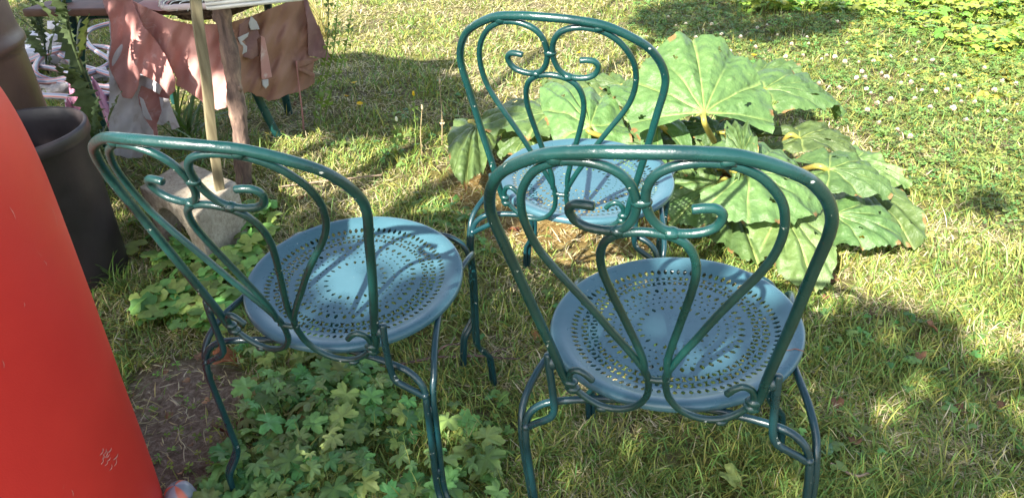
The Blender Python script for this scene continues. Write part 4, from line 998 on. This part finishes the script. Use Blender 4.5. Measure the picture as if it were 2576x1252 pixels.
# fallen leaves
M_dead = leafmat('dead_leaf', .12, .7, .35, 80)
TD, FD = lobed(1, .3, 5, 2.6, .5, 22, 9)
def dead(a, b, s, c, label=None, z=.012, rot=None):
    mb = MB(); n1 = np.array([[0, 0, 0.]]); scatter(mb, TD*np.array([.7, 1, 1])+np.column_stack([0*TD[:, 0], 0*TD[:, 0], .55*TD[:, 0]**2+.25*np.sin(TD[:, 1]*4)*TD[:, 0]]), FD, n1, [s], np.array([rng.uniform(0, 6)]), np.array([rng.uniform(.1, .6)]), np.array([c]))
    o = mb.build('dead_leaf', M_dead); p = atz(a, b, z); o.location = tuple(p)
    sm = o.modifiers.new('thickness', 'SOLIDIFY'); sm.thickness = .0006
    tag(o, label or 'small curled brown fallen leaf lying in the grass', 'fallen leaf', 'fallen brown leaves in the grass')
dead(560, 905, .050, (.30, .105, .04), 'large rust brown fallen leaf on the bare soil by the left chair leg', .02)
dead(590, 1085, .045, (.10, .028, .015), 'dark brown curled leaf against the left chair foot', .02)
for a, b in ((470, 960), (520, 1010), (430, 1040), (480, 1120), (540, 1070), (420, 930), (560, 1180), (500, 900), (455, 1190), (535, 950)): dead(a, b, rng.uniform(.008, .018), np.array([.30, .17, .09])*rng.uniform(.5, 1.4))
dead(1320, 668, .022, (.32, .12, .05)); dead(1295, 580, .026, (.16, .06, .03)); dead(1340, 845, .022, (.38, .17, .07))
for a, b in ((870, 560), (745, 260), (2325, 590), (2490, 500), (2100, 700), (2080, 745), (2315, 890), (2190, 785), (2105, 1010), (2515, 1018), (2150, 1110), (2260, 1200), (2420, 1030), (2340, 820), (1960, 1045), (2180, 215), (2200, 270), (1500, 1000), (700, 800), (1150, 620), (1330, 1100), (860, 1150), (760, 500), (1900, 258), (2075, 300)):
    dead(a, b, rng.uniform(.012, .026), np.array([.20, .10, .05])*rng.uniform(.4, 1.2))
dead(2330, 592, .030, (.45, .40, .10), 'yellowing leaf lying on the grass right of the rhubarb')
dead(2070, 1140, .035, (.16, .30, .16), 'pale green leaf lying beside the nearest chair leg'); dead(1830, 1190, .03, (.3, .36, .1), 'yellow green leaf in the grass under the nearest chair')
# fallen twig
X4 = lambda x, y: (447+.3725*x, 785.9+.3725*y)
mb = MB(); tw = [atz(*X4(a, b), .02+.006*(i % 2)) for i, (a, b) in enumerate([(1150, 380), (1350, 372), (1600, 330), (1740, 302), (1900, 296), (2050, 292), (2300, 310), (2400, 250)])]
tube(mb, cr(tw, 8), np.linspace(.0042, .0018, 57), 7, (1, 1, 1), wob=.12); tube(mb, cr([tw[3], atz(*X4(1775, 245), .03), atz(*X4(1850, 212), .035), atz(*X4(1960, 225), .03)], 6), np.linspace(.003, .0014, 19), 7, wob=.12)
tube(mb, cr([tw[5], atz(*X4(2150, 260), .03), atz(*X4(2260, 225), .03)], 6), np.linspace(.0022, .001, 13), 6, wob=.12)
tag(mb.build('twig', simple('twig_bark', (.13, .08, .065), .85, 60, .35, .001)), 'thin dark forked twig lying on the grass between the chairs', 'twig')
for i, (pts, lab) in enumerate([([(1010, 680), (900, 665), (770, 700)], 'long thin brown twig on the weeds near the concrete block'), ([(700, 470), (820, 455), (960, 440)], 'straight pale stick lying behind the left chair'), ([(2090, 1165), (2150, 1195), (2185, 1190)], 'short pale curved stick in the grass at the lower right')]):
    mb = MB(); tube(mb, cr([atz(a, b, .022) for a, b in pts], 6), .003, 6, wob=.12); tag(mb.build('twig', simple('stick_bark', (.26, .19, .13), .85, 60, .3)), lab, 'twig')

# runner stem and the small fitting at the lower edge
mb = MB(); seg = 32
prof = [(.001, .098), (.010, .097), (.018, .094), (.0235, .088), (.0265, .079), (.029, .065), (.0305, .045), (.031, .02), (.030, 0), (.001, 0)]
V = []; C = []
for r, z in prof:
    for j in range(seg):
        a = 2*PI*j/seg; V.append((r*math.cos(a), r*math.sin(a), z)); d = (a+.35) % (2*PI/3); C.append((.62, .15, .08) if d < .55 else ((.20, .22, .25) if d < 1.3 else (.30, .29, .33)))
mb.add(V, [(i*seg+j, i*seg+(j+1) % seg, (i+1)*seg+(j+1) % seg, (i+1)*seg+j) for i in range(len(prof)-1) for j in range(seg)], np.array(C))
fit = mb.build('hose_fitting', leafmat('fitting_plastic', 0, .35, .08, 40, spec=.5)); fp = atz(488, 1312, .0); fit.location = tuple(fp); fit.rotation_euler = (R(8), R(6), R(200))
tag(fit, 'small rounded grey fitting with orange stripes at the foot of the red barrel', 'fitting')

# ------------------------------------------------------------------ unseen tree added for its shade, leaves placed to throw the outlined shadows
def toG(p): return np.array([p[0], p[1]])+p[2]/math.tan(R(SUN_EL))*np.array([math.sin(R(SUN_AZ)), math.cos(R(SUN_AZ))])
def GS(ch, pts):  # points on a seat
    z = POSES[ch][2]; return [toG(atz(a, b, z)) for a, b in pts]
def Gz(z, pts): return [toG(atz(a, b, z)) for a, b in pts]
SHADE = [  # near shade, beyond it the lawn is sunny
    G((-300, 560), (330, 560), (560, 520), (700, 480), (900, 520), (1050, 560), (1150, 560), (1230, 640), (1300, 705), (1480, 720), (1720, 700), (1900, 715), (2010, 745), (2190, 757), (2300, 790), (2430, 805), (2440, 850), (2490, 880), (2576, 905), (2900, 1000), (3300, 1700), (1300, 2200), (-900, 1700)),
    G((870, 345), (850, 280), (840, 238), (890, 180), (960, 155), (1060, 165), (1140, 195), (1190, 235), (1290, 300), (1150, 320), (900, 345)),
    G((1600, 60), (1620, 30), (1750, 5), (1900, 15), (2040, 45), (2150, 30), (2160, 50), (2110, 85), (1950, 105), (1800, 95), (1700, 105)),
    G((1560, -10), (1580, -60), (2000, -60), (2000, -5), (1800, 5)),
    G((1150, 470), (1230, 480), (1330, 560), (1250, 575), (1160, 520)),
    Gz(.15, ((1240, 240), (1330, 215), (1390, 250), (1350, 320), (1270, 330))),
    Gz(.42, ((-100, 200), (225, 240), (250, 400), (330, 560), (330, 720), (0, 720))),
    G((-80, -60), (290, -50), (340, 60), (345, 250), (300, 330), (60, 330), (-120, 200)),
    Gz(.09, ((330, 455), (420, 500), (500, 562), (600, 500), (610, 640), (350, 650))),
    G((330, 330), (640, 300), (700, 360), (650, 430), (610, 520), (330, 560)),
    G((2440, 480), (2500, 500), (2480, 540), (2430, 520)),
]
LIT = [
    GS(1, ((800, 700), (840, 660), (900, 640), (940, 590), (1000, 570), (1060, 580), (1130, 610), (1090, 640), (1130, 665), (1040, 690), (940, 700), (920, 740), (860, 775), (810, 760))),
    GS(0, ((1600, 632), (1700, 636), (1800, 655), (1900, 690), (1960, 735), (1990, 790), (1940, 800), (1880, 760), (1840, 705), (1740, 665), (1640, 660))),
    GS(0, ((1700, 930), (1760, 880), (1840, 840), (1880, 850), (1820, 900), (1740, 950))),
    GS(0, ((1985, 850), (2026, 840), (2026, 880), (1995, 880))),
    G((2290, 945), (2350, 925), (2400, 960), (2390, 1000), (2320, 1000)),
    G((2060, 830), (2110, 820), (2120, 850), (2070, 860)),
    Gz(.85, ((250, 340), (330, 335), (370, 360), (400, 460), (360, 520), (420, 560), (480, 620), (560, 700), (500, 700), (380, 560), (280, 430))),
    Gz(.60, ((480, 620), (560, 660), (660, 780), (620, 780), (520, 690))),
    Gz(.9, ((1300, 410), (1420, 395), (1530, 400), (1560, 470), (1500, 480), (1400, 440), (1320, 440))),
    Gz(.82, ((1440, 515), (1500, 510), (1500, 545), (1600, 570), (1760, 600), (1700, 620), (1500, 600), (1440, 560))),
    Gz(.19, ((350, 470), (470, 405), (600, 455), (500, 545), (420, 510))),
    Gz(.75, ((-200, 100), (0, 180), (100, 340), (190, 560), (170, 760), (0, 700), (-300, 500))),
]
CT = 1/math.tan(R(SUN_EL)); SV = np.array([math.sin(R(SUN_AZ)), math.cos(R(SUN_AZ))])
def canopy():
    n = 62000; x = rng.uniform(-3.6, 4.2, n); y = rng.uniform(-.6, 5.8, n)
    sh = np.zeros(n, bool)
    for P in SHADE: sh |= inpoly(x, y, P)
    lit = np.zeros(n, bool)
    for P in LIT: lit |= inpoly(x, y, P)
    gap = noise2(x, y, 2.2, 6)+.3*noise2(x, y, 6, 2)           # small gaps that let dapples through
    ok = sh & ~lit & (gap < np.where((x > .75) & (y < 1.75), .38, np.where(y < 1.45, .72, np.where((y > 2.9) & (x < .3), 9, .95)))) & (rng.random(n) < .85)
    x, y = x[ok], y[ok]; n = len(x); h = rng.uniform(2.3, 3.3, n)+.4*noise2(x, y, .5, 1)
    P = np.column_stack([x-SV[0]*h*CT, y-SV[1]*h*CT, h])
    mb = MB(); C = np.array([.06, .13, .025])*rng.uniform(.6, 1.5, (n, 1))
    TL, FL = lobed(1, .1, 2, 2.0, .3, 6, 3)
    scatter(mb, TL*np.array([.55, 1, 1]), FL, P, rng.uniform(.05, .085, n), rng.uniform(0, 6.28, n), np.abs(rng.normal(.2, .35, n)), C)
    t = empty('added_shade_tree', (-4.2, -3.4, 0)); tag(t, 'unseen leafy tree added behind the viewer, its crown shaped to cast the shade', 'tree')
    off = np.array([-4.2, -3.4, 0], np.float32); mb.V = [v-off for v in mb.V]
    mb.build('crown', leafmat('tree_leaves', .25, .5, .2, 20), t)
    mb = MB(); tube(mb, cr([(0, 0, -.1), (.05, .05, 1), (.2, .15, 2.0), (.5, .4, 2.9)], 8), np.linspace(.17, .10, 25), 16, wob=.03)
    for k in range(14):
        e = P[rng.integers(0, n)]-off; tube(mb, cr([(.2, .15, 2.0+.06*k), (e[0]*.4+.1, e[1]*.4, 2.7), (e[0]*.75, e[1]*.75, e[2]+.12), tuple(e)], 6), np.linspace(.05, .006, 19), 8, wob=.05)
    mb.build('trunk', M_bark, t)
canopy()
